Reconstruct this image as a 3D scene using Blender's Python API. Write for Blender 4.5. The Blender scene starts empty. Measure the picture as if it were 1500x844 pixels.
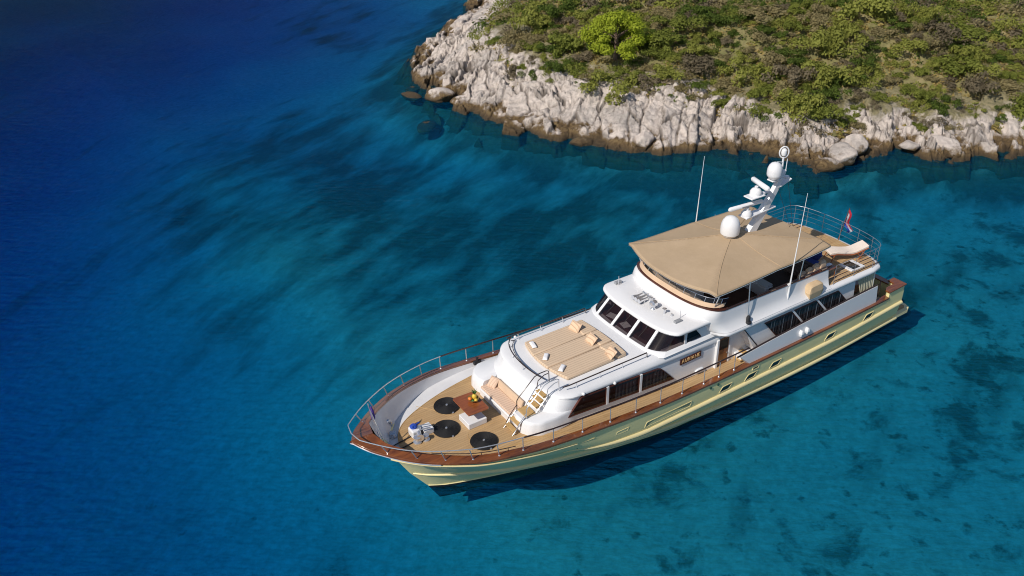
import bpy, bmesh, math, random
import numpy as np
from mathutils import Vector, Matrix
random.seed(7); rng = np.random.default_rng(11)
S = bpy.context.scene
COL = S.collection
R_ = math.radians

# ---------------------------------------------------------------- camera, light, exposure
cam_d = bpy.data.cameras.new("camera"); cam = bpy.data.objects.new("camera", cam_d); COL.objects.link(cam)
S.camera = cam
yaw, pit, roll, f_px = 0.57154, 0.53573, -0.01919, 1307.4
fw = Vector((math.sin(yaw)*math.cos(pit), math.cos(yaw)*math.cos(pit), -math.sin(pit)))
rt = Vector((math.cos(yaw), -math.sin(yaw), 0)); up = rt.cross(fw)
r2 = rt*math.cos(roll)+up*math.sin(roll); u2 = up*math.cos(roll)-rt*math.sin(roll)
mw = Matrix.Identity(4)
for i in range(3):
    mw[i][0] = r2[i]; mw[i][1] = u2[i]; mw[i][2] = -fw[i]
mw.translation = Vector((-8.442, -24.084, 24.777))
cam.matrix_world = mw
cam_d.sensor_width = 36; cam_d.lens = 36*f_px/1500; cam_d.clip_start = 0.5; cam_d.clip_end = 6000

SUN_EL, SUN_AZ = R_(42), R_(12)             # light travels aft (+x) and slightly to starboard (+y)
world = bpy.data.worlds.new("World"); S.world = world; world.use_nodes = True
wn = world.node_tree.nodes; wl = world.node_tree.links
sky = wn.new("ShaderNodeTexSky"); sky.sky_type = 'NISHITA'; sky.sun_disc = False
sky.sun_elevation = SUN_EL
sky.sun_rotation = math.atan2(-math.cos(SUN_AZ), -math.sin(SUN_AZ))
sky.air_density = 1.0; sky.dust_density = 0.6; sky.ozone_density = 1.4
bg = wn["Background"]; bg.inputs[1].default_value = 0.085
wl.new(sky.outputs[0], bg.inputs[0])
sd_ = bpy.data.lights.new("sun", 'SUN'); sun = bpy.data.objects.new("sun", sd_); COL.objects.link(sun)
sd_.energy = 4.0; sd_.angle = R_(0.5); sd_.color = (1.0, 0.93, 0.84)
sv = Vector((math.cos(SUN_EL)*math.cos(SUN_AZ), math.cos(SUN_EL)*math.sin(SUN_AZ), -math.sin(SUN_EL)))
sun.rotation_euler = sv.to_track_quat('-Z', 'Y').to_euler(); sun.location = (-40, -5, 60)
S.view_settings.view_transform = 'Standard'; S.view_settings.look = 'None'
S.view_settings.exposure = 0.0; S.view_settings.gamma = 1.0
S.render.engine = 'CYCLES'
S.cycles.filter_width = 1.05
S.cycles.max_bounces = 8; S.cycles.transparent_max_bounces = 16; S.cycles.diffuse_bounces = 3
S.cycles.glossy_bounces = 3; S.cycles.caustics_reflective = False; S.cycles.caustics_refractive = False
try: S.cycles.use_denoising = True
except Exception: pass

# ---------------------------------------------------------------- materials
class NT:
    def __init__(s, name):
        s.m = bpy.data.materials.new(name); s.m.use_nodes = True
        s.n = s.m.node_tree.nodes; s.l = s.m.node_tree.links
        s.b = s.n["Principled BSDF"]; s.out = s.n["Material Output"]
    def add(s, t, **kw):
        n = s.n.new(t)
        for k, v in kw.items(): setattr(n, k, v)
        return n
    def link(s, a, b): s.l.new(a, b)
    def pos(s, scale=(1, 1, 1), rot=(0, 0, 0), loc=(0, 0, 0), src='geo'):
        if src == 'geo': o = s.add("ShaderNodeNewGeometry").outputs["Position"]
        else: o = s.add("ShaderNodeTexCoord").outputs["Object"]
        mp = s.add("ShaderNodeMapping"); mp.inputs["Scale"].default_value = scale
        mp.inputs["Rotation"].default_value = rot; mp.inputs["Location"].default_value = loc
        s.link(o, mp.inputs[0]); return mp.outputs[0]
    def noise(s, vec, scale, detail=4, rough=.55, dist=0):
        n = s.add("ShaderNodeTexNoise"); n.inputs["Scale"].default_value = scale
        n.inputs["Detail"].default_value = detail; n.inputs["Roughness"].default_value = rough
        n.inputs["Distortion"].default_value = dist
        s.link(vec, n.inputs["Vector"]); return n.outputs["Fac"]
    def ramp(s, fac, stops, interp='LINEAR'):
        r = s.add("ShaderNodeValToRGB"); r.color_ramp.interpolation = interp
        e = r.color_ramp.elements
        while len(e) < len(stops): e.new(.5)
        for k, (p, c) in enumerate(stops):
            e[k].position = p
            e[k].color = (c, c, c, 1) if isinstance(c, (int, float)) else (*c, 1)
        s.link(fac, r.inputs[0]); return r.outputs[0]
    def mix(s, fac, a, b, mode='MIX'):
        m = s.add("ShaderNodeMix", data_type='RGBA', blend_type=mode)
        for sock, v in ((m.inputs[0], fac), (m.inputs[6], a), (m.inputs[7], b)):
            if isinstance(v, (int, float)): sock.default_value = v
            elif isinstance(v, tuple): sock.default_value = (*v, 1) if len(v) == 3 else v
            else: s.link(v, sock)
        return m.outputs[2]
    def math(s, op, a, b=None, c=None, clamp=False):
        m = s.add("ShaderNodeMath", operation=op); m.use_clamp = clamp
        for k, v in enumerate((a, b, c)):
            if v is None: continue
            if isinstance(v, (int, float)): m.inputs[k].default_value = v
            else: s.link(v, m.inputs[k])
        return m.outputs[0]
    def bump(s, h, strength=.3, dist=.02):
        b = s.add("ShaderNodeBump"); b.inputs["Strength"].default_value = strength
        b.inputs["Distance"].default_value = dist; s.link(h, b.inputs["Height"])
        s.link(b.outputs[0], s.b.inputs["Normal"]); return b
    def base(s, v):
        if isinstance(v, tuple): s.b.inputs["Base Color"].default_value = (*v, 1)
        else: s.link(v, s.b.inputs["Base Color"])
    def set(s, **kw):
        for k, v in kw.items(): s.b.inputs[k.replace('_', ' ')].default_value = v
        return s

def simple(name, col, rough=.5, var=.12, scale=3.0, metal=0, coat=0, bump=0, bscale=40, src='obj'):
    t = NT(name); v = t.pos(src=src)
    n = t.noise(v, scale, 5)
    c2 = tuple(max(0, x*(1-var)) for x in col); c1 = tuple(min(1, x*(1+var*.6)) for x in col)
    t.base(t.ramp(n, [(.3, c2), (.7, c1)]))
    t.set(Roughness=rough, Metallic=metal)
    if coat: t.set(Coat_Weight=coat, Coat_Roughness=.08)
    if bump: t.bump(t.noise(v, bscale, 3), bump, .01)
    return t.m
M = {}
M['white'] = simple('white_gelcoat', (.78, .78, .79), .28, .05, .7, coat=.25)
M['whitedeck'] = simple('white_nonskid', (.70, .70, .71), .55, .06, 1.2, bump=.15, bscale=60)
M['olive'] = simple('olive_hull_paint', (.86, .765, .37), .34, .06, .35, coat=.08)
M['cream'] = simple('cream_paint', (.80, .68, .36), .3, .06, .9, coat=.3)
M['black'] = simple('black_boot_paint', (.012, .012, .014), .5, .3, 2)
M['blackpad'] = simple('black_rubber', (.004, .004, .005), .75, .2, 6)
M['steel'] = simple('polished_steel', (.72, .73, .76), .25, .06, 3, metal=.75)
M['darksteel'] = simple('dark_varnished_rail', (.035, .02, .018), .25, .2, 3, coat=.5)
M['rubber'] = simple('black_rubber_trim', (.02, .02, .022), .6, .2, 4)
M['canvas'] = None
M['beige'] = simple('beige_cushion', (.62, .45, .31), .85, .07, 2, bump=.2, bscale=25)
M['brownfab'] = simple('brown_fabric', (.085, .052, .04), .9, .2, 5)
M['bluefab'] = simple('blue_fabric', (.035, .06, .24), .85, .15, 5)
M['towel'] = simple('white_towel', (.82, .81, .82), .95, .06, 9, bump=.4, bscale=60)
M['cover'] = simple('beige_canvas_cover', (.62, .45, .27), .9, .1, 2, bump=.3, bscale=9)
M['curtainbeige'] = simple('pale_screen_cloth', (.50, .48, .36), .8, .1, 1.5)
M['darkwood'] = simple('dark_mahogany_interior', (.085, .024, .016), .4, .35, 2)
M['carpet'] = simple('dark_brown_floor', (.15, .07, .04), .85, .15, 3)
M['orange'] = simple('orange_peel', (.75, .2, .03), .5, .1, 8)
M['yellow'] = simple('yellow_peel', (.75, .5, .06), .5, .1, 8)
M['leaf'] = simple('leaf_green', (.04, .14, .03), .6, .3, 12)
M['bowl'] = simple('bowl_brass', (.45, .33, .12), .3, .1, 6, metal=.6)
M['purple'] = simple('furled_flag_cloth', (.10, .06, .32), .8, .2, 6)
M['gold'] = simple('gilt_letter', (.80, .50, .22), .35, .1, 6)
M['red'] = simple('flag_red', (.70, .03, .06), .8, .08, 8)
M['flagwhite'] = simple('flag_white', (.8, .8, .8), .8, .05, 8)
M['flagblue'] = simple('flag_blue', (.02, .07, .42), .8, .1, 8)
M['grey'] = simple('grey_plastic', (.30, .31, .33), .5, .1, 5)
M['curtain'] = simple('grey_curtain_cloth', (.18, .205, .23), .85, .25, 3)
M['lampglass'] = simple('lamp_glass', (.35, .36, .38), .1, .1, 4)

def mk_canvas():
    t = NT('taupe_awning_canvas'); v = t.pos(src='obj')
    n = t.noise(v, .9, 6, .6); n2 = t.noise(v, 5, 4)
    c = t.ramp(n, [(.25, (.40, .29, .178)), (.75, (.475, .35, .225))])
    t.base(c); t.set(Roughness=.9)
    w = t.add("ShaderNodeTexWave"); w.inputs["Scale"].default_value = .33; w.inputs["Distortion"].default_value = .3
    t.link(v, w.inputs[0])
    h = t.math('ADD', t.math('MULTIPLY', n, 1.0), t.math('MULTIPLY', n2, .25))
    t.bump(h, .35, .06); return t.m
M['canvas'] = mk_canvas()

def mk_mahog(name, c0, c1):
    t = NT(name)
    v = t.pos(scale=(.5, 4, 4), src='obj')
    n = t.noise(v, 2.4, 6, .62, .6); n2 = t.noise(t.pos(src='obj'), .8, 3)
    c = t.ramp(n, [(.3, c0), (.72, c1)])
    c = t.mix(t.ramp(n2, [(.4, 0), (.65, .45)]), c, tuple(x*1.25 for x in c1))
    t.base(c); t.set(Roughness=.22, Coat_Weight=.8, Coat_Roughness=.06); t.bump(n, .06, .01); return t.m
M['mahog'] = mk_mahog('varnished_mahogany', (.080, .022, .010), (.25, .080, .020))
M['tablewood'] = mk_mahog('varnished_table_wood', (.16, .04, .014), (.33, .10, .03))

def mk_teak():
    t = NT('teak_planking'); v = t.pos(src='obj')
    sx = t.add("ShaderNodeSeparateXYZ"); t.link(v, sx.inputs[0])
    pl = t.math('MULTIPLY', sx.outputs[1], 1/.11)
    fr = t.math('FRACT', pl); idx = t.math('FLOOR', pl)
    wn_ = t.add("ShaderNodeTexWhiteNoise", noise_dimensions='1D'); t.link(idx, wn_.inputs["W"])
    n = t.noise(t.pos(scale=(.6, 6, 1), src='obj'), 2.2, 6, .6)
    big = t.noise(v, .55, 4)
    c = t.ramp(n, [(.3, (.40, .245, .105)), (.7, (.56, .37, .18))])
    c = t.mix(t.math('MULTIPLY', wn_.outputs[0], .45), c, (.36, .215, .10))
    c = t.mix(t.ramp(big, [(.35, 0), (.7, .35)]), c, (.47, .34, .20))
    line = t.math('LESS_THAN', fr, .10)
    c = t.mix(t.math('MULTIPLY', line, .45), c, (.05, .035, .025))
    t.base(c); t.set(Roughness=.7); return t.m
M['teak'] = mk_teak()
M['teakplain'] = simple('teak_tread', (.52, .33, .13), .6, .18, 6)

def mk_stripe(name, axis, per, c1=(.66, .50, .35), c2=(.42, .29, .19), duty=.28):
    t = NT(name); v = t.pos(src='obj')
    sx = t.add("ShaderNodeSeparateXYZ"); t.link(v, sx.inputs[0])
    fr = t.math('FRACT', t.math('MULTIPLY', sx.outputs[axis], 1/per))
    n = t.noise(v, 1.6, 4)
    base = t.mix(n, tuple(x*.93 for x in c1), c1)
    t.base(t.mix(t.math('MULTIPLY', t.math('LESS_THAN', fr, duty), .55), base, c2))
    t.set(Roughness=.9); t.bump(t.noise(v, 3.5, 4), .3, .04); return t.m
M['stripe_pad'] = mk_stripe('striped_sunpad_cloth', 1, .125)
M['stripe_bench'] = mk_stripe('striped_bench_cloth', 1, .125, (.72, .52, .38), (.46, .29, .20))
M['stripe_pillow'] = mk_stripe('striped_pillow_cloth', 0, .11, (.74, .53, .36), (.38, .22, .13))
M['stripe_brown'] = mk_stripe('striped_brown_cloth', 0, .13, (.15, .10, .08), (.05, .03, .025), .4)
M['lounger'] = simple('pale_lounger_pad', (.80, .68, .58), .85, .05, 3)

def mk_glass(name, tint, transp):
    t = NT(name)
    t.n.remove(t.b)
    tr = t.add("ShaderNodeBsdfTransparent"); tr.inputs[0].default_value = (*tint, 1)
    df = t.add("ShaderNodeBsdfDiffuse"); df.inputs[0].default_value = (.012, .008, .008, 1)
    gl = t.add("ShaderNodeBsdfGlossy"); gl.inputs[0].default_value = (1, 1, 1, 1); gl.inputs["Roughness"].default_value = .03
    m1 = t.add("ShaderNodeMixShader"); m1.inputs[0].default_value = transp
    t.link(df.outputs[0], m1.inputs[1]); t.link(tr.outputs[0], m1.inputs[2])
    lw = t.add("ShaderNodeLayerWeight"); lw.inputs[0].default_value = .5
    fr = t.math('ADD', t.math('MULTIPLY', t.math('POWER', lw.outputs["Facing"], 5), .96), .04)
    m2 = t.add("ShaderNodeMixShader"); t.link(fr, m2.inputs[0])
    t.link(m1.outputs[0], m2.inputs[1]); t.link(gl.outputs[0], m2.inputs[2])
    t.link(m2.outputs[0], t.out.inputs[0]); return t.m
M['glass'] = mk_glass('tinted_window_glass', (.55, .50, .50), .75)
M['clear'] = mk_glass('smoked_windscreen', (.80, .70, .60), .85)

# ---------------------------------------------------------------- mesh helpers
class MB:
    def __init__(s): s.v = []; s.f = []
    def add(s, vs, fs):
        o = len(s.v); s.v += [tuple(map(float, p)) for p in vs]; s.f += [tuple(i+o for i in f) for f in fs]; return s
    def box(s, c, size, rz=0, ry=0, rx=0, taper=1.0):
        hx, hy, hz = size[0]/2, size[1]/2, size[2]/2
        m = Matrix.Rotation(rz, 3, 'Z') @ Matrix.Rotation(ry, 3, 'Y') @ Matrix.Rotation(rx, 3, 'X')
        vs = []
        for z in (-1, 1):
            k = taper if z > 0 else 1
            for x, y in ((-1, -1), (1, -1), (1, 1), (-1, 1)):
                p = m @ Vector((x*hx*k, y*hy*k, z*hz)); vs.append((p.x+c[0], p.y+c[1], p.z+c[2]))
        return s.add(vs, [(3, 2, 1, 0), (4, 5, 6, 7), (0, 1, 5, 4), (1, 2, 6, 5), (2, 3, 7, 6), (3, 0, 4, 7)])
    def rings(s, rings, closed=True, cap0=True, cap1=True):
        n = len(rings[0]); vs = [p for r in rings for p in r]; fs = []
        m = n if closed else n-1
        for k in range(len(rings)-1):
            for i in range(m):
                j = (i+1) % n
                fs.append((k*n+i, k*n+j, (k+1)*n+j, (k+1)*n+i))
        if closed and cap0: fs.append(tuple(range(n-1, -1, -1)))
        if closed and cap1: fs.append(tuple((len(rings)-1)*n+i for i in range(n)))
        return s.add(vs, fs)
    def tube(s, path, r, n=8, closed=False):
        P = [Vector(p) for p in path]; rings = []; prev = None
        for i, p in enumerate(P):
            if closed: t = P[(i+1) % len(P)]-P[i-1]
            else: t = P[min(i+1, len(P)-1)]-P[max(i-1, 0)]
            t.normalize()
            if prev is None:
                a = t.cross(Vector((0, 0, 1)))
                if a.length < 1e-3: a = t.cross(Vector((1, 0, 0)))
            else: a = prev - t*prev.dot(t)
            a.normalize(); prev = a; b = t.cross(a)
            rr = r[i] if isinstance(r, (list, tuple)) else r
            rings.append([tuple(p+(a*math.cos(k*2*math.pi/n)+b*math.sin(k*2*math.pi/n))*rr) for k in range(n)])
        if closed: rings.append(rings[0]); return s.rings(rings, True, False, False)
        return s.rings(rings)
    def lathe(s, prof, c, n=20, axis=None):
        q = Matrix.Identity(3)
        if axis is not None: q = Vector((0, 0, 1)).rotation_difference(Vector(axis).normalized()).to_matrix()
        rings = []
        for r, z in prof:
            ring = []
            for k in range(n):
                a = 2*math.pi*k/n; p = q @ Vector((r*math.cos(a), r*math.sin(a), z))
                ring.append((p.x+c[0], p.y+c[1], p.z+c[2]))
            rings.append(ring)
        return s.rings(rings)
    def ball(s, c, r, sz=(1, 1, 1), n=12):
        prof = [(max(.001, math.sin(math.pi*k/n)), -math.cos(math.pi*k/n)) for k in range(n+1)]
        rings = [[(c[0]+q*r*sz[0]*math.cos(2*math.pi*i/n), c[1]+q*r*sz[1]*math.sin(2*math.pi*i/n), c[2]+z*r*sz[2]) for i in range(n)] for q, z in prof]
        return s.rings(rings)
    def prism(s, poly, z0, z1):                     # poly: (x,y) list counter-clockwise
        return s.rings([[(x, y, z0) for x, y in poly], [(x, y, z1) for x, y in poly]])
    def wall(s, poly, y0, y1):                      # poly: (x,z) list, extruded along y
        return s.rings([[(x, y0, z) for x, z in poly], [(x, y1, z) for x, z in poly]])
    def pillow(s, c, size, rz=0, ry=0, rx=0, n=12, p=.55):
        m = Matrix.Rotation(rz, 3, 'Z') @ Matrix.Rotation(ry, 3, 'Y') @ Matrix.Rotation(rx, 3, 'X')
        for sg in (1, -1):
            vs = []; fs = []
            for i in range(n+1):
                for j in range(n+1):
                    a = -1+2*i/n; b = -1+2*j/n
                    h = (max(0, (1-a**4)*(1-b**4)))**p
                    q = 1-.06*(1-abs(a))*abs(b)-.0
                    w = 1-.06*(1-abs(b))*abs(a)
                    pnt = m @ Vector((a*size[0]/2*q*(1-.07*(1-b*b)*0), b*size[1]/2*w, sg*h*size[2]/2))
                    vs.append((pnt.x+c[0], pnt.y+c[1], pnt.z+c[2]))
            for i in range(n):
                for j in range(n):
                    q = (i*(n+1)+j, (i+1)*(n+1)+j, (i+1)*(n+1)+j+1, i*(n+1)+j+1)
                    fs.append(q if sg > 0 else q[::-1])
            s.add(vs, fs)
        return s
    def mirror(s):                                  # a copy on the other side of y = 0
        n = len(s.v); s.v += [(x, -y, z) for x, y, z in s.v]; s.f += [tuple(i+n for i in f[::-1]) for f in s.f]; return s
    def build(s, name, mat, parent=None, smooth=35, bevel=0, seg=2, fix=True):
        me = bpy.data.meshes.new(name)
        off = Vector((0, 0, 0))
        if parent is not None:
            q = parent
            while q is not None: off += q.location; q = q.parent
        me.from_pydata([(x-off.x, y-off.y, z-off.z) for x, y, z in s.v], [], s.f)
        if fix:
            bm = bmesh.new(); bm.from_mesh(me)
            bmesh.ops.recalc_face_normals(bm, faces=bm.faces); bm.to_mesh(me); bm.free()
        me.materials.append(mat)
        if smooth:
            me.shade_smooth()
            try: me.set_sharp_from_angle(angle=R_(smooth))
            except Exception: pass
        o = bpy.data.objects.new(name, me); COL.objects.link(o)
        if parent is not None: o.parent = parent
        if bevel:
            b = o.modifiers.new("bevel", 'BEVEL'); b.width = bevel; b.segments = seg; b.limit_method = 'ANGLE'; b.angle_limit = R_(40)
            b.harden_normals = False
        return o

def tag(o, label=None, cat=None, group=None, kind=None):
    if label: o['label'] = label
    if cat: o['category'] = cat
    if group: o['group'] = group
    if kind: o['kind'] = kind
    return o
def empty(name, loc, label, cat, group=None):
    o = bpy.data.objects.new(name, None); o.empty_display_size = .3; COL.objects.link(o)
    o.location = loc; tag(o, label, cat, group); return o
def dup(o, loc=None, rz=None, parent=None):
    c = o.copy(); COL.objects.link(c)
    if loc is not None: c.location = loc
    if rz is not None: c.rotation_euler = (0, 0, rz)
    if parent is not None: c.parent = parent
    for ch in list(o.children): dup(ch, parent=c)
    return c

def pchip(xs, ys):
    xs = np.array(xs, float); ys = np.array(ys, float); h = np.diff(xs); d = np.diff(ys)/h
    m = np.zeros(len(xs)); m[0] = d[0]; m[-1] = d[-1]
    for k in range(1, len(xs)-1):
        if d[k-1]*d[k] > 0:
            w1 = 2*h[k]+h[k-1]; w2 = h[k]+2*h[k-1]; m[k] = (w1+w2)/(w1/d[k-1]+w2/d[k])
    def f(x):
        x = np.clip(np.asarray(x, float), xs[0], xs[-1]); i = np.clip(np.searchsorted(xs, x)-1, 0, len(h)-1)
        t = (x-xs[i])/h[i]
        r = (1+2*t)*(1-t)**2*ys[i]+t*(1-t)**2*h[i]*m[i]+t*t*(3-2*t)*ys[i+1]+t*t*(t-1)*h[i]*m[i+1]
        return float(r) if r.ndim == 0 else r
    return f
# ================================================================ the yacht
YACHT = empty("motor_yacht", (14, 0, 0), "long olive green and white motor yacht with a taupe awning, anchored off the rocky shore", "motor yacht")
L_ = 28.0
bF = pchip([.05, .3, .8, 1.4, 2.05, 2.85, 3.87, 4.95, 6.3, 8.7, 11, 13.2, 16.9, 21.6, 26.6, 28], [0, .44, 1.0, 1.57, 2.05, 2.5, 2.90, 3.13, 3.26, 3.3, 3.3, 3.28, 3.25, 3.17, 3.05, 3.0])
zC = pchip([0, .8, 1.4, 2.05, 2.85, 3.87, 4.95, 6.3, 8.7, 10.85, 13.2, 16.9, 21.6, 26.6, 28], [3.76, 3.52, 3.38, 3.27, 3.18, 3.05, 2.95, 2.78, 2.52, 2.32, 2.17, 2.10, 2.06, 2.05, 2.05])
def zDk(x): return min(2.5, zC(x)-.2)
yU = pchip([1.75, 2.3, 3, 4, 5.5, 7.6, 10, 13, 22, 28], [0, .72, 1.4, 2.05, 2.62, 3.0, 3.17, 3.2, 3.12, 2.98])
zU = pchip([1.75, 5, 7.6, 8.6, 10, 11.5, 18, 22, 28], [1.95, 1.88, 1.72, 1.47, 1.22, 1.08, 1.08, 1.1, 1.32])
yLo = pchip([2.2, 2.8, 4, 5.67, 8.2, 11.3, 15, 19, 28], [0, .55, 1.28, 1.95, 2.52, 2.86, 3.02, 3.06, 2.85])
zLo = pchip([2.2, 4, 5.7, 8.2, 11.3, 15, 19, 22, 28], [1.12, 1.18, 1.08, .92, .60, .38, .24, .22, .34])
yW = pchip([2.9, 3.4, 4.76, 6.63, 8.5, 10.5, 13.6, 17, 22, 28], [0, .30, .80, 1.38, 1.95, 2.42, 2.84, 2.95, 2.92, 2.7])
def lev0(x): return bF(x), zC(x)-.07
def lev1(x):
    k = min(1, max(0, (x-.65)/1.6)); return bF(x)*(1-.30*math.exp(-(x-.65)/2.6))*(k**.6), zC(x)-.42
def levU(x): return yU(x), zU(x)
def levL(x): return yLo(x), zLo(x)
def levW(x): return yW(x), .13
def levK(x): return yW(x)*.80, -.55
def levX(x): return yW(x)*.02, -.98
def hull_rows(levels, nst=70):
    rows = []
    for x0, fn in levels:
        row = []
        for k in range(nst+1):
            t = k/nst; t = t**1.5
            x = x0+(L_-x0)*t; y, z = fn(x); row.append((x, -y, z))
        rows.append(row)
    return rows
def hull_mesh(levels, mat, name, subdiv=3):
    rows = hull_rows(levels)
    m = MB(); n = len(rows[0])
    # smooth interpolation between levels
    fine = []
    for k in range(len(rows)-1):
        for s in range(subdiv):
            t = s/subdiv
            p0 = rows[max(k-1, 0)]; p1 = rows[k]; p2 = rows[k+1]; p3 = rows[min(k+2, len(rows)-1)]
            fine.append([tuple(.5*((2*b)+(-a+c)*t+(2*a-5*b+4*c-d)*t*t+(-a+3*b-3*c+d)*t**3) if j == 1 else b+(c-b)*t
                         for j, (a, b, c, d) in enumerate(zip(*q))) for q in zip(p0, p1, p2, p3)])
    fine.append(rows[-1])
    m.rings(fine, closed=False)
    m.mirror()
    # transom
    e = [r[-1] for r in fine]; o = [(x, -y, z) for x, y, z in reversed(e)]
    m.add(e+o, [tuple(range(2*len(e)))])
    return m.build(name, mat, YACHT, smooth=50)
hull = hull_mesh([(.1, lev0), (.65, lev1), (1.75, levU), (2.2, levL), (2.9, levW)], M['olive'], "hull")
hull_mesh([(2.9, levW), (3.3, levK), (4.2, levX)], M['black'], "hull_bottom", 2)

def hull_pt(x, z):                                  # half-breadth of the hull at height z
    pts = [lev0(x), lev1(x), levU(x) if x > 1.75 else (0, 1.95), levL(x) if x > 2.2 else (0, 1.12), levW(x) if x > 2.9 else (0, .1)]
    for (ya, za), (yb, zb) in zip(pts, pts[1:]):
        if zb <= z <= za: t = (za-z)/(za-zb+1e-9); return ya+(yb-ya)*t
    return pts[0][0]

# strakes: cream half round mouldings
def strake(fn, xa, xb, r0, r1, name, mat, n=70, ramp=1.5, drop=0):
    for sg in (-1, 1):
        path = []; rad = []
        for k in range(n+1):
            x = xa+(xb-xa)*k/n; y, z = fn(x); path.append((x, sg*(y+.01), z-drop)); rad.append(r0+(r1-r0)*min(1, (x-xa)/ramp))
        m = MB(); m.tube(path, rad, 8); m.build(name, mat, YACHT, 60)
strake(levU, 7.3, 27.98, .01, .115, "upper_strake", M['cream'], ramp=3.5)
strake(levL, 2.3, 27.98, .03, .12, "lower_strake", M['cream'], ramp=2.5)
strake(lambda x: (lev0(x)[0]-.02-.05*(x-1.5)/6, lev0(x)[1]-.10-.28*max(0, (x-1.5)/6)**1.5), 1.0, 7.8, .045, .028, "bow_moulding", M['cream'], ramp=6.8)
m = MB()
for sg in (-1, 1): m.tube([(3.0+k*.5 if k else 2.93, sg*(levW(3.0+k*.5 if k else 2.93)[0]+.005), .13) for k in range(51)], .03, 6)
m.build("waterline_stripe", M['cream'], YACHT)

# cap rail
def cap_in(x): return max(0, bF(x)-(.24+.36*math.exp(-max(0, x-.9)/1.6)))
def capw(x): return cap_in(x) if x > 1.0 else 0
for nm, xa, xb in (("cap_rail", 0, 26.75),):
    m = MB(); n = 90; rows = [[], [], [], []]
    for k in range(n+1):
        x = xa+(xb-xa)*(k/n)**1.4; bo = bF(max(x, .05))+.05*min(1, x/.5); bi = capw(x) if x > 1.0 else 0.0; z = zC(x)
        if x <= 1.0: bi = 0
        rows[0].append((x, -bo, z-.09)); rows[1].append((x, -bo, z)); zi = z+.015+.24*math.exp(-max(0, x-.8)/1.9)*min(1, x); rows[2].append((x, -bi, zi)); rows[3].append((x, -bi, zi-.10))
    m.rings([rows[0], rows[1], rows[2], rows[3], rows[0]], closed=False).mirror()
    cap = m.build(nm, M['mahog'], YACHT, 40, bevel=.015)
# bright stem band at the bow edge
m = MB()
for sg in (-1, 1): m.tube([(x, sg*(bF(max(x, .05))+.055*min(1, x/.5)), zC(x)-.095) for x in np.linspace(0, 2.4, 24)], .022, 6)
m.build("stem_band", M['steel'], YACHT)

# bulwark inner faces and foredeck
def dkw(x): return max(.0, min(capw(x)-.04, hull_pt(x, zDk(x))-.07))
m = MB(); ra, rb = [], []
for x in np.concatenate([np.linspace(1.0, 3, 30), np.linspace(3.1, 26.7, 80)]):
    ra.append((max(x, 1.0), capw(x)+.01, zC(x)-.04+.22*math.exp(-max(0, x-.8)/1.9))); rb.append((max(x, 1.42), dkw(max(x, 1.42)), zDk(x)-.02))
m.rings([ra, rb], closed=False).mirror(); m.build("bulwark_lining", M['white'], YACHT, fix=False)
m = MB(); rs = [[], []]
for x in np.concatenate([np.linspace(1.42, 3, 24), np.linspace(3.1, 26.7, 80)]):
    w = dkw(x)+.01; rs[0].append((x, -w, zDk(x)-.025)); rs[1].append((x, w, zDk(x)-.025))
m.rings(rs, closed=False); m.build("waterway_deck", M['whitedeck'], YACHT)
def tw(x): return max(0.02, min(dkw(x)-.06, pchip([1.9, 2.2, 2.66, 3.8, 5.2, 6.9, 8], [.02, .75, 1.25, 1.80, 2.2, 2.5, 2.85])(x)))
m = MB(); rs = [[], []]
for x in np.linspace(1.95, 26.7, 100):
    w = tw(x); rs[0].append((x, -(max(w, dkw(x)-.015) if x > 2.2 else w), zDk(x))); rs[1].append((x, w, zDk(x)))
m.rings(rs, closed=False); teakdeck = m.build("teak_deck", M['teak'], YACHT)
m = MB()
for sg in (-1, 1): m.tube([(x, sg*tw(x), zDk(x)+.004) for x in np.linspace(1.95, 8.5, 40)], .016, 5)
m.tube([(3.6, 1.9, 2.505), (4.1, 1.25, 2.505), (4.3, .75, 2.505), (4.45, .62, 2.500), (5.6, .62, 2.500)], .008, 5)
m.tube([(3.9, -2.0, 2.505), (4.3, -1.25, 2.505), (4.35, -.85, 2.505), (4.5, -.7, 2.500), (5.7, -.7, 2.500)], .008, 5)
m.build("deck_seam", M['teakplain'], YACHT)

# hull port frames
def port(x, z, lx, lz, rake, name, inner):
    for sg in (-1, 1):
        y = hull_pt(x, z); y2 = hull_pt(x+.3, z); ang = math.atan2(-(y2-y), .3)
        za, zb = hull_pt(x, z+.1), hull_pt(x, z-.1); ty = (za-zb)/.2
        def P(a, b, o): return (x+a, sg*(y+(y2-y)/.3*a+ty*b+o), z+b)
        def rect(k, o):
            h, w = lz/2*k[1], lx/2*k[0]; c = .35*h; q = []
            for (cx, cz, a0) in ((w-c, h-c, 0), (-w+c, h-c, 90), (-w+c, -h+c, 180), (w-c, -h+c, 270)):
                for j in range(4):
                    a = R_(a0+30*j); xx = cx+c*math.cos(a); zz = cz+c*math.sin(a); q.append(P(xx+rake*zz, zz, o))
            return q
        m = MB()
        k2 = (1-.075/lx, 1-.075/lz)
        m.rings([rect((1, 1), -.02), rect((1, 1), .022), rect(k2, .022), rect(k2, .006)], True, True, False)
        fr = m.build(name, M['cream'], YACHT, 40)
        m = MB(); m.add(rect(k2, .010), [tuple(range(16))]); m.build("pane", inner, fr)
M['portglass'] = simple('dark_port_glass', (.02, .02, .016), .12, .2, 5)
M['oliveport'] = simple('olive_recess', (.36, .34, .17), .35, .1, 2)
for (x, z, lx, lz, rk) in [(4.05, 2.62, .66, .15, 0), (5.72, 2.34, .62, .16, 0), (8.33, 1.98, .62, .20, .2), (10.04, 1.72, .62, .20, .3)]:
    port(x, z, lx, lz, rk, "fairlead", M['oliveport'])
port(12.5, 1.47, 2.5, .30, .3, "hull_recess", M['oliveport'])
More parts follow.
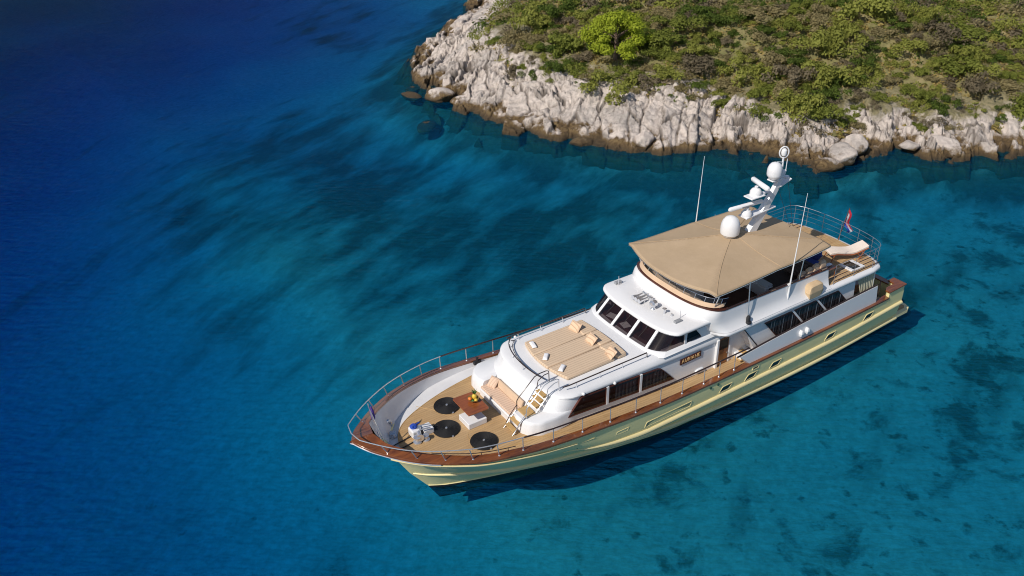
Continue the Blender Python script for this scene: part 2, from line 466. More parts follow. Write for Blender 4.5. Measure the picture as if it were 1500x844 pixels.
for (x, z) in [(15.76, 1.42), (17.3, 1.40), (18.85, 1.42), (22.55, 1.46), (25.35, 1.5)]:
    port(x, z, .62, .32, .6, "porthole", M['portglass'])
port(17.5, 1.78, .42, .17, .3, "fairlead", M['portglass'])
m = MB()
for x in (14.78, 15.22, 7.9): m.lathe([(.001, 0), (.06, 0), (.06, .03), (.001, .04)], (x, -hull_pt(x, 1.85)-.005, 1.85), 10, (0, -1, 0))
m.build("hull_outlet", M['flagblue'] if False else simple('green_bronze', (.03, .09, .06), .4, .2, 6), YACHT)

# ---------------------------------------------------------------- outlines
def outline(xf, xa, w, dep, p, n=28, sq=1.0):
    """plan outline, aft end straight, rounded front; starts aft port, goes forward round the bow to aft starboard"""
    pts = []
    for k in range(n+1):
        a = -1+2*k/n; a = math.copysign(abs(a)**sq, a) if sq != 1 else a
        th = a*math.pi/2
        y = w*math.copysign(abs(math.sin(th))**(2/p), th); c = max(0., math.cos(th))
        x = xf+dep*(1-c**(2/p)); pts.append((x, y))
    return [(xa, -w)]+pts+[(xa, w)]
def ring(o, z): return [(x, y, z(x, y) if callable(z) else z) for x, y in o]

# forward deckhouse
def lipz(x): return float(np.interp(x, [7, 8.4, 10.4, 12.6, 15, 30], [3.66, 3.60, 3.42, 3.30, 3.28, 3.28]))
def k_(z0): return lambda x, y: z0 - (3.60-lipz(x))*(1 if x > 8 else 0)*min(1, abs(y)/1.5)
XA = 16.0
m = MB(); R = []
fz = lambda x, y: zDk(x)-.03
R.append(ring(outline(6.70, XA, 2.32, 1.3, 2.6, 40), fz))
R.append(ring(outline(6.78, XA, 2.32, 1.3, 2.6, 40), lambda x, y: max(2.84, zDk(x)+.3) if x < 9 else zDk(x)+.3))
R.append(ring(outline(7.02, XA, 2.31, 1.3, 2.6, 40), lambda x, y: min(3.25, lipz(x)-.08)))
R.append(ring(outline(7.26, XA, 2.30, 1.25, 2.6, 40), lambda x, y: lipz(x)-.045))
R.append(ring(outline(7.27, XA, 2.37, 1.25, 2.6, 40), lambda x, y: lipz(x)-.04))
R.append(ring(outline(7.30, XA, 2.385, 1.25, 2.6, 40), lambda x, y: lipz(x)+.02))
R.append(ring(outline(7.36, XA, 2.34, 1.25, 2.6, 40), lambda x, y: lipz(x)*.45+3.74*.55))
R.append(ring(outline(7.47, XA, 2.22, 1.2, 2.6, 40), lambda x, y: lipz(x)*.12+3.74*.88))
R.append(ring(outline(7.62, XA, 2.05, 1.15, 2.6, 40), 3.74))
R.append(ring(outline(8.3, XA, 1.2, .8, 2.6, 40), 3.77))
m.rings(R); house = m.build("deckhouse", M['white'], YACHT, 50)

# plinth with the bench and the corner below the stairs
m = MB()
def pl_z(y): return 2.82 if abs(y) < 1.12 else 3.06
for ya, yb, zt in ((-1.14, 1.14, 2.80),):
    m.box((6.45, 0, (2.47+2.80)/2), (.66, 2.26, .33), taper=1.0)
m.build("bench_base", M['white'], YACHT, 40, bevel=.03)
for sg in (-1, 1):
    m = MB(); rr = []
    def arm(k, z):
        o = [(6.85, sg*1.12), (6.22+k, sg*1.12), (6.13+k, sg*1.45), (6.17+k, sg*1.85), (6.35+k, sg*2.18-k*sg*.4), (6.75, sg*2.40-k*sg*.6), (7.4, sg*2.44-sg*k*.6), (8.3, sg*2.36-sg*k*.5), (8.6, sg*2.2), (7.2, sg*1.3)]
        out = []
        for i in range(len(o)):
            a, b = o[i], o[(i+1) % len(o)]
            for s in range(3): out.append((a[0]+(b[0]-a[0])*s/3, a[1]+(b[1]-a[1])*s/3, z))
        return out
    zt = 3.05 if sg < 0 else 3.08
    rr = [arm(-.02, 2.44), arm(.0, 2.62), arm(.06, zt-.12), arm(.10, zt-.03), arm(.16, zt)]
    m.rings(rr); m.build("bench_arm" if sg > 0 else "stair_plinth", M['white'], YACHT, 55)

# side windows of the deckhouse
def side_window(polys, y, thick, mull=None, frame_w=.05):
    """polys: pane polygons (x,z); frame is a rim standing proud of the wall, curtain and pane inside it"""
    for sg in (-1, 1):
        for poly, cur in polys:
            cx = sum(p[0] for p in poly)/len(poly); cz = sum(p[1] for p in poly)/len(poly)
            xs = [p[0] for p in poly]; zs = [p[1] for p in poly]
            def ins(d):
                k = 1-d/(max(zs)-min(zs))*2; kx = 1-d/(max(xs)-min(xs))*2
                return [(cx+(px-cx)*kx, cz+(pz-cz)*k) for px, pz in poly]
            A = [(px, sg*(y-.02), pz) for px, pz in poly]; B = [(px, sg*(y+thick), pz) for px, pz in poly]
            Cc = [(px, sg*(y+thick), pz) for px, pz in ins(frame_w)]; D = [(px, sg*(y+.012), pz) for px, pz in ins(frame_w)]
            m = MB(); m.rings([A, B, Cc, D], True, False, True)
            fr = m.build("window", M['darkwood'], YACHT, 30)
            m = MB(); m.add([(px, sg*(y+thick-.015), pz) for px, pz in ins(frame_w*.9)], [tuple(range(len(poly)))])
            m.build("pane", M['glass'], fr, 0)
            if cur:
                m = MB(); lo, hi = min(zs)+.06, max(zs)-.05; xa, xb = cur; n = int((xb-xa)/.035)
                def zlim(x):
                    # clip the curtain to the pane polygon
                    zz = []
                    q = ins(frame_w*1.1)
                    for (x1, z1), (x2, z2) in zip(q, q[1:]+q[:1]):
                        if (x1-x)*(x2-x) <= 0 and x1 != x2: zz.append(z1+(z2-z1)*(x-x1)/(x2-x1))
                    return (min(zz), max(zz)) if len(zz) > 1 else (cz, cz)
                ra, rb = [], []
                for k in range(n+1):
                    x = xa+(xb-xa)*k/n; yy = y+.026+.014*math.sin(k*1.15)+.005*math.sin(k*.37); l, h = zlim(x)
                    ra.append((x, sg*yy, l)); rb.append((x, sg*yy, h))
                m.rings([ra, rb], closed=False); m.build("curtain", M['curtain'], fr, 80, fix=False)
def wz(x, top):   # window band edges of the deckhouse
    return float(np.interp(x, [8.6, 12.62], [3.50, 3.22])) if top else float(np.interp(x, [7.97, 13.55], [2.76, 2.30]))
def quad(xa, xb): return [(xa, wz(xa, 0)), (xb, wz(xb, 0)), (xb, wz(xb, 1)), (xa, wz(xa, 1))]
side_window([([(7.98, 2.76), (9.86, wz(9.86, 0)), (9.86, wz(9.86, 1)-.0), (8.62, 3.49)], None),
             (quad(9.98, 11.58), (10.35, 11.45)),
             ([(11.70, wz(11.7, 0)), (13.52, 2.31), (12.75, 3.13), (12.55, 3.21), (11.70, wz(11.7, 1))], (11.8, 13.1))], 2.325, .06)
m = MB()
for xa in (9.92, 11.64):
    for sg in (-1, 1): m.wall([(xa-.055, wz(xa, 0)-.02), (xa+.055, wz(xa, 0)-.02), (xa+.055, wz(xa, 1)+.02), (xa-.055, wz(xa, 1)+.02)], sg*2.33, sg*2.40)
m.build("window_mullion", M['white'], YACHT, 0)

# roof coaming lights on the near lip
m = MB()
for x in (8.7, 10.25):
    for sg in (-1, 1): m.ball((x, sg*2.39, lipz(x)+.05), .07)
m.build("side_light", M['white'], YACHT)

# wheelhouse
def ws_b(y): a = abs(y)/2.28; return 12.40+.10*a*a+.50*a**7
def ws_t(y): a = abs(y)/2.22; return 13.04+.06*a*a+.42*a**7
zb_, zt_ = 3.80, 4.42
ybs = [-2.28, -2.12, -1.62, -.54, .54, 1.62, 2.12, 2.28]
# core: dark mahogany interior behind the glass
m = MB()
o1 = outline(13.2, 16.5, 2.0, .6, 3, 24); m.rings([ring(o1, 3.70), ring(o1, 4.44)]); m.build("wheelhouse_interior", M['darkwood'], YACHT)
m = MB(); o1 = outline(12.62, 13.4, 1.95, .5, 3, 24); m.rings([ring(o1, 3.72), ring(outline(12.75, 13.4, 1.95, .5, 3, 24), 3.88)]); m.build("dashboard", M['darkwood'], YACHT)
m = MB()
for yy, zz in ((1.05, .25), (.15, -.2)): m.box((12.86, yy, 3.90), (.34, .42, .02), zz)
m.build("dash_sheet", M['flagwhite'], YACHT)  # two pale flat rectangles on top of the dashboard
# sill and head
def arc(fn, z, dx, sc=1.0, n=40, y0=2.28):
    r = []
    for k in range(n+1):
        a = math.sin((-1+2*k/n)*math.pi/2); r.append((fn(a*y0)+dx, a*y0*sc, z))
    return [(16.2, -y0*sc, z)]+r+[(16.2, y0*sc, z)]
m = MB(); m.rings([arc(ws_b, 3.66, -.22, 1.05), arc(ws_b, 3.76, -.10, 1.03), arc(ws_b, 3.84, -.02, 1.005), arc(ws_b, 3.84, .06, .97), arc(ws_b, 3.7, .06, .97)], False)
m.build("windscreen_sill", M['white'], YACHT, 50)
def wp(y, t, o=0):   # point on the raked screen, t 0 bottom..1 top
    yb, yt = y, y*2.22/2.28
    x = ws_b(yb)*(1-t)+ws_t(yt)*t; return (x-o, yb*(1-t)+yt*t + (math.copysign(o, y) if abs(y) > 2.2 else 0), 3.82+(zt_+.02-3.82)*t)
for k in range(1, len(ybs)-2+0):
    ya, yb = ybs[k], ybs[k+1]
    if abs(yb-ya) < .3: continue
    m = MB(); n = 8; lo = [wp(ya+(yb-ya)*i/n, 0) for i in range(n+1)]; hi = [wp(ya+(yb-ya)*i/n, 1) for i in range(n+1)]
    m.rings([lo, hi], closed=False); m.build("windscreen_pane", M['glass'], YACHT, 60)
for sg in (-1, 1):   # curved corner panes and side panes
    m = MB(); n = 10; ys = [sg*(1.62+(2.28-1.62)*math.sin(i/n*math.pi/2)) for i in range(n+1)]
    lo = [wp(y, 0) for y in ys]+[(13.98, sg*2.29, 3.82)]; hi = [wp(y, 1) for y in ys]+[(14.02, sg*2.23, 4.44)]
    m.rings([lo, hi], closed=False); m.build("windscreen_corner_pane", M['glass'], YACHT, 60)
    m = MB(); m.add([(14.1, sg*2.29, 3.80), (15.15, sg*2.31, 3.66), (14.98, sg*2.29, 3.80), (14.55, sg*2.235, 4.42), (14.1, sg*2.23, 4.42)], [(0, 1, 2, 3, 4)])
    m.build("wheelhouse_side_pane", M['glass'], YACHT, 0)
    m = MB(); m.wall([(14.5, 4.46), (15.0, 3.80), (15.4, 3.6), (16.4, 3.6), (16.4, 4.46)], sg*2.20, sg*2.30); m.build("wheelhouse_side", M['white'], YACHT, 0, bevel=.01)
    m = MB(); m.box((14.04, sg*2.27, 4.12), (.11, .07, .66)); m.build("window_mullion", M['white'], YACHT, 0)
for y in (-1.62, -.54, .54, 1.62):
    m = MB(); a, b = wp(y, -.03, .012), wp(y, 1.03, .012); ring0 = []
    w = .065
    m.rings([[(a[0]-.03, a[1]-w, a[2]), (a[0]-.03, a[1]+w, a[2]), (a[0]+.05, a[1]+w, a[2]), (a[0]+.05, a[1]-w, a[2])],
             [(b[0]-.03, b[1]-w, b[2]), (b[0]-.03, b[1]+w, b[2]), (b[0]+.05, b[1]+w, b[2]), (b[0]+.05, b[1]-w, b[2])]])
    m.build("windscreen_mullion", M['white'], YACHT, 0)
m = MB()
for y in (-1.1, 0.0, 1.1):
    p = wp(y, .93, .04); m.box(p, (.07, .05, .07)); q = wp(y+.08, .3, .03); m.tube([p, q], .008, 5)
m.build("wiper", M['rubber'], YACHT)

# brow
m = MB(); bo = lambda dx, w: outline(12.95+dx, 16.0, w, .85, 2.9, 40)
m.rings([ring(bo(.22, 2.30), 4.44), ring(bo(.03, 2.44), 4.46), ring(bo(0, 2.47), 4.52), ring(bo(.02, 2.45), 4.59), ring(bo(.09, 2.38), 4.625), ring(bo(.7, 1.6), 4.66)])
brow = m.build("brow", M['white'], YACHT, 50)
m = MB(); m.rings([ring(bo(.16, 2.34), 4.43), ring(bo(.10, 2.39), 4.40), ring(bo(.10, 2.40), 4.455), ring(bo(.16, 2.34), 4.455)], True, False, False); m.build("brow_gasket", M['rubber'], YACHT)

# flybridge deck and coaming
def fo(xf, w, p=2.7, dep=1.3, xa=22.3): return outline(xf, xa, w, dep, p, 48)
def aft_close(o, w, xe=26.45, n=14):
    """turn a front outline into a closed deck outline with a rounded stern"""
    q = []
    for k in range(n+1):
        a = math.pi/2*(1-2*k/n) ; q.append((25.3+(xe-25.3)*max(0, math.cos(a))**.55, w*math.sin(a) if abs(a) < 1.5707 else math.copysign(w, a)))
    return o+q
m = MB(); D_ = []
for z, w, xf in ((3.74, 2.82, 15.35), (3.77, 2.89, 15.22), (3.86, 2.93, 15.15), (3.95, 2.90, 15.15), (4.0, 2.80, 15.2)):
    o = outline(xf, 25.2, w, .95, 2.6, 40); D_.append(ring(aft_close(o, w, 26.5-(2.93-w)), z))
m.rings(D_); m.build("flybridge_deck", M['white'], YACHT, 50)
m = MB(); o = aft_close(outline(15.3, 25.2, 2.70, 1.0, 2.6, 40), 2.70, 26.28)
m.add([(x, y, 4.006) for x, y in o], [tuple(range(len(o)))]); m.build("flybridge_teak", M['teak'], YACHT)
m = MB(); o = outline(15.2, 22.6, 2.5, .9, 2.8, 40); m.add([(x, y, 4.016) for x, y in o], [tuple(range(len(o)))]); m.build("cockpit_floor", M['carpet'], YACHT)
for sg in (-1, 1):
    m = MB()
    for k in range(3): m.box((24.5, sg*(2.58-.26*k), 4.008+.002*k), (3.3, .05, .01))
    m.build("deck_margin_strip", M['darksteel'], YACHT)
CT = lambda x, y: 5.06-.22*min(1, max(0, (x-15.1)/1.6))
m = MB()
outer = [ring(fo(15.02, 2.90, 2.6, 1.2), 3.98), ring(fo(14.80, 2.72, 2.6, 1.25), lambda x, y: 4.12), ring(fo(14.62, 2.63, 2.6, 1.2), lambda x, y: 4.45-.05*max(0, x-15)*0),
         ring(fo(14.56, 2.60, 2.6, 1.1), 4.66), ring(fo(14.66, 2.585, 2.6, 1.1), lambda x, y: CT(x, y)-.12), ring(fo(14.80, 2.57, 2.6, 1.1), CT),
         ring(fo(14.90, 2.49, 2.6, 1.1), CT), ring(fo(14.95, 2.47, 2.6, 1.1), 4.02)]
m.rings(outer, closed=False)
n = len(outer[0])
m.add([r[0] for r in outer], [tuple(range(len(outer)))]); m.add([r[-1] for r in outer], [tuple(range(len(outer)))])
m.build("flybridge_coaming", M['white'], YACHT, 50)
m = MB(); m.rings([ring(fo(14.79, 2.59, 2.6, 1.1), lambda x, y: CT(x, y)-.01), ring(fo(14.79, 2.60, 2.6, 1.1), lambda x, y: CT(x, y)+.045), ring(fo(14.92, 2.47, 2.6, 1.1), lambda x, y: CT(x, y)+.045), ring(fo(14.92, 2.47, 2.6, 1.1), lambda x, y: CT(x, y)-.01)], False)
m.build("coaming_trim", M['darkwood'], YACHT, 30)
# windscreen dodger: beige band forward with steel posts
fr_o = [p for p in fo(14.98, 2.50, 2.6, 1.1) if p[0] < 16.0]
m = MB(); m.rings([[(x, y, 5.08) for x, y in fr_o], [(x+.16, y*.985, 5.42) for x, y in fr_o]], False); m.build("windscreen_dodger", M['clear'], YACHT, 60)
m = MB(); m.rings([[(x-.10, y*1.0, 5.105) for x, y in fr_o], [(x+.03, y*.995, 5.25) for x, y in fr_o], [(x+.05, y*.98, 5.24) for x, y in fr_o]], False); m.build("dodger_skirt", M['beige'], YACHT, 60)
m = MB(); m.tube([(x+.16, y*.985, 5.43) for x, y in fr_o], .014, 6)
for i in range(3, len(fr_o)-3, 4): x, y = fr_o[i]; m.tube([(x-.02, y, 5.06), (x+.16, y*.985, 5.43)], .012, 6)
m.build("dodger_frame", M['steel'], YACHT)
# side rail on the coaming
for sg in (-1, 1):
    m = MB(); m.tube([(x, sg*2.56, 5.00) for x in np.linspace(15.9, 22.3, 8)]+[(22.35, sg*2.56, 4.0)], .022, 6)
    r = m.build("coaming_rail", M['darksteel'], YACHT)
    for x in np.linspace(16.6, 22.0, 6):
        q = MB(); q.box((x, sg*2.55, 4.93), (.30, .05, .05)); q.build("rail_bracket", M['beige'], r)

# awning
def awn():
    nx, ny = 64, 48; top = []
    cx0, cx1 = 14.5, 22.2
    for i in range(nx+1):
        row = []
        for j in range(ny+1):
            u, v = i/nx, -1+2*j/ny
            wloc = 2.75+(2.52-2.75)*u
            xf = 14.48+.60*abs(v)**1.7
            x = xf+(22.2-xf)*u + .10*math.sin(math.pi*(v+1)/2)*-1*(u > .99)
            y = v*wloc
            # hip shape: ridge bow at x = 18.7, creases to the corners
            dx = (18.7-x)/(18.7-14.5) if x < 18.7 else (x-18.7)/(22.2-18.7)
            a = max(abs(v), dx); b = min(abs(v), dx)
            h = .56*(1-a)
            if x > 18.7: h = .56*(1-max(abs(v), .80*dx))
            h -= .055*math.sin(math.pi*min(1, abs(abs(v)-dx)))*min(1, a*2)                 # slack between the bows
            h += .012*math.sin(x*2.1+v*3)*.6
            row.append((x, y, 6.06+h))
        top.append(row)
    m = MB(); flat = [p for r in top for p in r]; fs = []
    for i in range(nx):
        for j in range(ny): a = i*(ny+1)+j; fs.append((a, a+ny+1, a+ny+2, a+1))
    m.add(flat, fs)
    rim = [top[i][0] for i in range(nx+1)]+top[nx][1:]+[top[i][ny] for i in range(nx-1, -1, -1)]+top[0][ny-1:0:-1]
    m.rings([rim, [(x, y*.998, z-.10) for x, y, z in rim]], True, False, False)
    o = m.build("awning", M['canvas'], YACHT, 3.5, fix=False)
    so = o.modifiers.new("thickness", 'SOLIDIFY'); so.thickness = .012
    def at(u, v):
        a_ = min(u*nx, nx-.001); b_ = min(max((v+1)/2*ny, 0), ny-.001); i, j = int(a_), int(b_); a_ -= i; b_ -= j
        p = (np.array(top[i][j])*(1-a_)+np.array(top[i+1][j])*a_)*(1-b_)+(np.array(top[i][j+1])*(1-a_)+np.array(top[i+1][j+1])*a_)*b_
        return (p[0], p[1], p[2]+.012)
    ur = (18.7-14.5)/(22.2-14.5)
    def crease(u0, v0, u1, v1):
        q = MB(); q.tube([at(u0+(u1-u0)*k/16, v0+(v1-v0)*k/16) for k in range(17)], .014, 5); q.build("awning_seam", M['canvas'], o)
    for sg in (-1, 1):
        crease(.0, sg*1.0, ur, 0); crease(ur, sg*1.0, ur, 0); crease(1.0, sg*.8, ur, 0)
    return rim
rim = awn()
def seam(P, Q): 
    return [(P[0]+(Q[0]-P[0])*k/10, P[1]+(Q[1]-P[1])*k/10) for k in range(11)]
m = MB(); m.tube([(x, y, z-.10) for x, y, z in rim], .018, 6, True)
for x in (16.9, 18.7, 20.6):
    w = 2.62
    m.tube([(x, w*math.cos(a), 5.93+(.40 if x == 18.7 else .10)*(1-abs(math.cos(a))**1.25)) for a in np.linspace(0, math.pi, 17)], .018, 6)
m.build("awning_frame", M['steel'], YACHT)
for sg in (-1, 1):
    for x, yb, zb in ((17.15, 2.74, 4.05), (15.5, 2.3, 5.05), (20.4, 2.45, 4.0)):
        m = MB(); m.tube([(x, sg*yb, zb), (x-.1, sg*2.68, 6.0)], .026, 8); m.build("awning_pole", M['steel'], YACHT)
m = MB()
for sg in (-1, 1): m.lathe([(.001, 0), (.16, 0), (.15, .06), (.09, .10), (.09, .26), (.06, .34), (.001, .36)], (17.12, sg*2.79, 4.0), 14)
m.build("side_searchlight", M['rubber'], YACHT)

# decking house aft: wide cabin
m = MB()
pol = [(17.2, 1.9), (24.35, 1.9), (24.35, 3.76), (17.2, 3.76)]
m.wall([(15.9, 1.85), (24.3, 1.85), (24.3, 3.76), (15.9, 3.76)], -2.31, 2.31); m.build("aft_cabin", M['white'], YACHT, 0)
for sg in (-1, 1):
    m = MB(); m.wall([(18.05, 1.9), (24.35, 1.9), (24.2, 3.77), (16.95, 3.77)], sg*2.30, sg*2.78); m.build("cabin_side_panel", M['white'], YACHT, 0, bevel=.012)
    m = MB(); m.tube([(16.93, sg*2.80, 3.74), (17.98, sg*2.80, 2.45)], .022, 6); m.build("panel_edge_trim", M['rubber'], YACHT)
wz2 = lambda z: (3.60-z)
def wx(z, a, b): return a+(b-a)*(3.60-z)/(3.60-2.55)
side_window([([(18.2, 3.58), (19.88, 3.58), (20.78, 2.62), (19.35, 2.55), (19.05, 2.62)], (18.6, 20.5)),
             ([(20.0, 3.58), (21.48, 3.58), (22.42, 2.63), (20.90, 2.62)], (20.2, 22.2)),
             ([(21.60, 3.58), (23.0, 3.58), (23.9, 2.66), (22.54, 2.63)], (21.8, 23.7))], 2.785, .055)
m = MB()
for sg in (-1, 1):
    for (xa, xb) in ((19.94, 20.84), (21.54, 22.48)):
        m.wall([(xa-.06, 3.6), (xa+.06, 3.6), (xb+.06, 2.6), (xb-.06, 2.6)], sg*2.79, sg*2.86)
m.build("window_mullion", M['white'], YACHT, 0)

# bulwark aft
def bwt(x): return float(np.interp(x, [16.5, 18, 20.6, 24, 25.7], [2.64, 2.76, 2.88, 2.96, 2.98]))
for sg in (-1, 1):
    m = MB(); ra, rb, rc, rd = [], [], [], []
    for k in range(31):
        t = k/30; xt = 16.54+(25.75-16.54)*t; xb = 17.12+(25.85-17.12)*t
        yo = bF(xt)-.10; 
        ra.append((xb, sg*(bF(xb)-.07), zC(xb)+.01)); rb.append((xt, sg*yo, bwt(xt))); rc.append((xt, sg*(yo-.09), bwt(xt))); rd.append((xb, sg*(bF(xb)-.17), zC(xb)-.1))
    m.rings([ra, rb, rc, rd], False); m.add([ra[0], rb[0], rc[0], rd[0]], [(0, 1, 2, 3)]); m.add([ra[-1], rb[-1], rc[-1], rd[-1]], [(0, 1, 2, 3)])
    m.build("aft_bulwark", M['white'], YACHT, 40)
    m = MB(); m.tube([(x, sg*(bF(x)-.15), bwt(x)+.03) for x in np.linspace(16.4, 25.8, 20)], .04, 8); m.build("bulwark_rail", M['darksteel'], YACHT)
    for x in (20.35, 20.75):
        m = MB(); m.pillow((x, sg*(bF(x)-.04), 2.42), (.17, .22, .34)); m.build("vent_cowl", M['white'], YACHT)

# side door, pillar, steps
for sg in (-1, 1):
    m = MB(); m.wall([(16.02, 1.9), (16.62, 1.9), (16.62, 3.3), (16.02, 3.3)], sg*2.31, sg*2.345); dr = m.build("side_door", M['mahog'], YACHT, 0, bevel=.01)
    m = MB(); m.wall([(16.08, 2.72), (16.56, 2.72), (16.56, 3.22), (16.08, 3.22)], sg*2.345, sg*2.352); m.build("pane", M['portglass'], dr, 0)
    m = MB(); m.tube([(16.54, sg*2.36, 2.5), (16.54, sg*2.40, 2.5), (16.46, sg*2.40, 2.5)], .012, 6); m.build("handle", M['steel'], dr)
    m = MB(); m.box((15.90, sg*2.37, 2.62), (.13, .13, 1.45)); m.build("door_pillar", M['white'], YACHT, 0, bevel=.02)
    m = MB(); m.box((16.70, sg*2.33, 2.62), (.07, .05, 1.4)); m.build("door_jamb", M['white'], YACHT, 0)
    m = MB()
    for k in range(2): m.box((17.15+.28*k, sg*2.55, 2.02+.2*k), (.30, .42, .05))
    m.build("side_step", M['teakplain'], YACHT, 0, bevel=.01)
    m = MB(); m.box((17.45, sg*2.5, 2.08), (.75, .45, .3)); m.build("step_riser", M['white'], YACHT, 0, bevel=.02)
    m = MB(); m.pillow((15.0, sg*2.34, 2.12), (.5, .12, .2)); m.build("step_light", M['white'], YACHT)

# name board
for sg in (-1, 1):
    a, b = (13.82, 3.02), (14.98, 3.18)
    m = MB(); m.wall([(13.8, 2.86), (14.98, 2.86+.02), (14.98, 3.16), (13.8, 3.14)], sg*2.325, sg*2.355); nb = m.build("name_board", M['darkwood'], YACHT, 0, bevel=.008)
    cu = bpy.data.curves.new("lettering", 'FONT'); cu.body = "AURIANE"; cu.size = .255; cu.extrude = .006; cu.align_x = 'CENTER'; cu.align_y = 'CENTER'; cu.space_character = 1.12
    to = bpy.data.objects.new("lettering_tmp", cu); COL.objects.link(to)
    bpy.context.view_layer.update()
    me = bpy.data.meshes.new_from_object(to.evaluated_get(bpy.context.evaluated_depsgraph_get()))
    bpy.data.objects.remove(to)
    cs = [v.co for v in me.vertices]; wmax = max(c.x for c in cs)-min(c.x for c in cs)
    for v in me.vertices:
        x, y, z = v.co; x *= 1.02/wmax
        v.co = (14.39+(x if sg < 0 else -x)-14, sg*(2.362+z), 3.01+y)
    me.materials.clear(); me.materials.append(M['gold'])
    lo = bpy.data.objects.new("lettering", me); COL.objects.link(lo); lo.parent = nb
# ---------------------------------------------------------------- rails of the main deck
FD = 2.5
def rail_pt(x, sg, h):                              # rail runs above the inner third of the cap
    lean = .34*max(0, 1-x/5.5)
    return (x-lean*h/.6+.0, sg*max(0, bF(max(x, .05))-.09), zC(x)+h)
def rh(x): return float(np.interp(x, [0, 1, 5.4, 9, 13, 17], [.42, .48, .62, .72, .80, .86]))
for nm, xa, xb, mat in (("bow_rail", .42, 5.5, 'steel'), ("guard_rail", 5.5, 17.0, 'darksteel')):
    m = MB()
    if nm == "bow_rail":
        for lv in (1.0,):
            p = [rail_pt(x, 1, rh(x)*lv) for x in np.linspace(xb, xa, 22)]
            tip = (p[-1][0]-.10, 0, p[-1][2]+.01)
            p += [(p[-1][0]-.05, p[-1][1]*.55, p[-1][2]), tip, (p[-1][0]-.05, -p[-1][1]*.55, p[-1][2])]+[rail_pt(x, -1, rh(x)*lv) for x in np.linspace(xa, xb, 22)]
            m.tube(p, .020, 8)
        rl = m.build(nm, M['steel'], YACHT)
        sx = (.95, 1.75, 2.6, 3.5, 4.45)
    else:
        rls = {}
        for sg in (-1, 1): rls[sg] = MB().tube([rail_pt(x, sg, rh(x)) for x in np.linspace(xa-.05, xb, 40)], .032, 8).build(nm, M['darksteel'], YACHT)
        sx = (5.4, 6.7, 8.05, 9.4, 10.7, 12.0, 13.2, 14.42, 15.3, 16.2)
    for x in sx:
        for sg in (-1, 1):
            a = rail_pt(x, sg, rh(x)); b = (x+.02, sg*(bF(x)-.10), zC(x))
            q = MB(); q.tube([b, a], .02, 7); q.lathe([(.001, 0), (.05, 0), (.045, .02), (.022, .05), (.001, .05)], b, 10)
            q.build("stanchion", M['steel'], rl if nm == "bow_rail" else rls[sg])
# lower inner rail at the bow, near side
m = MB()
for sg in (-1, 1): m.tube([(x, sg*(cap_in(x)+.02), zC(x)+.16) for x in np.linspace(2.3, 5.2, 14)], .016, 6)
lr = m.build("toe_rail", M['darksteel'], YACHT)
for x in (2.7, 3.9, 4.9):
    for sg in (-1, 1):
        q = MB(); q.tube([(x, sg*(cap_in(x)+.02), zC(x)), (x, sg*(cap_in(x)+.02), zC(x)+.16)], .014, 6); q.build("toe_rail_post", M['darksteel'], lr)

# roof rails of the deckhouse
m = MB()
arcp = [(8.05+.0, 2.02, 4.02)]
for a in np.linspace(75, -32, 16): arcp.append((8.55-1.0*math.cos(R_(a))**.8, 2.02*math.sin(R_(a)), 4.02))
m.tube([(12.2, 2.04, 3.76), (12.15, 2.06, 4.0), (8.5, 2.06, 4.02)]+arcp, .026, 8)
m.tube([(8.0, -1.98, 3.98), (8.25, -2.05, 4.01), (12.15, -2.06, 4.0), (12.2, -2.04, 3.76)], .026, 8)
lip = [(x+.16, y*.985, z-.17) for x, y, z in arcp]; m.tube(lip, .016, 6)
rr = m.build("roof_rail", M['darksteel'], YACHT)
posts = [(x, sg*2.05) for x in (8.6, 9.75, 10.9) for sg in (-1, 1)]+[(p[0], p[1]) for p in arcp[3:15:4]]
for x, y in posts:
    q = MB(); q.tube([(x+.05, y*.985, 3.74), (x, y, 4.01)], .016, 6); q.lathe([(.001, 0), (.045, 0), (.02, .04), (.001, .04)], (x+.05, y*.985, 3.735), 8); q.build("rail_post", M['steel'], rr)

# stairs to the coach roof
st = MB()
for y in (-1.19, -1.79):
    st.tube([(5.78, y, 2.5), (6.35, y, 3.12)], .016, 8); st.tube([(6.88, y, 3.12), (7.50, y, 3.78)], .016, 8); st.tube([(6.35, y, 3.10), (6.9, y, 3.10)], .016, 8)
st = st.build("companion_stairs", M['steel'], YACHT)
for x, z in ((5.93, 2.66), (6.13, 2.88), (7.02, 3.30), (7.19, 3.48), (7.36, 3.66)):
    q = MB(); q.box((x, -1.49, z), (.20, .58, .045)); q.build("tread", M['teakplain'], st, 0, bevel=.012)
q = MB(); q.box((6.65, -1.49, 3.10), (.46, .62, .05)); q.build("landing", M['teakplain'], st, 0, bevel=.012)
q = MB(); q.box((6.55, -1.49, 2.78), (.62, .60, .56)); q.build("stair_block", M['white'], st, 0, bevel=.03)
for y in (-1.16, -1.82):
    q = MB(); q.tube([(6.42, y, 3.1), (6.42, y, 3.5), (6.5, y, 3.62), (7.25, y, 4.30), (7.45, y, 4.36), (7.80, y, 4.36), (7.92, y, 4.30), (7.95, y, 3.75)], .02, 8)
    q.tube([(7.35, y, 3.7), (7.42, y, 4.05), (7.72, y, 4.2), (7.88, y, 4.2)], .018, 8)
    q.tube([(5.84, y, 2.55), (6.1, y, 2.98), (6.42, y, 3.32)], .016, 6)
    q.build("handrail", M['darksteel'] if y > -1.5 else M['steel'], st)

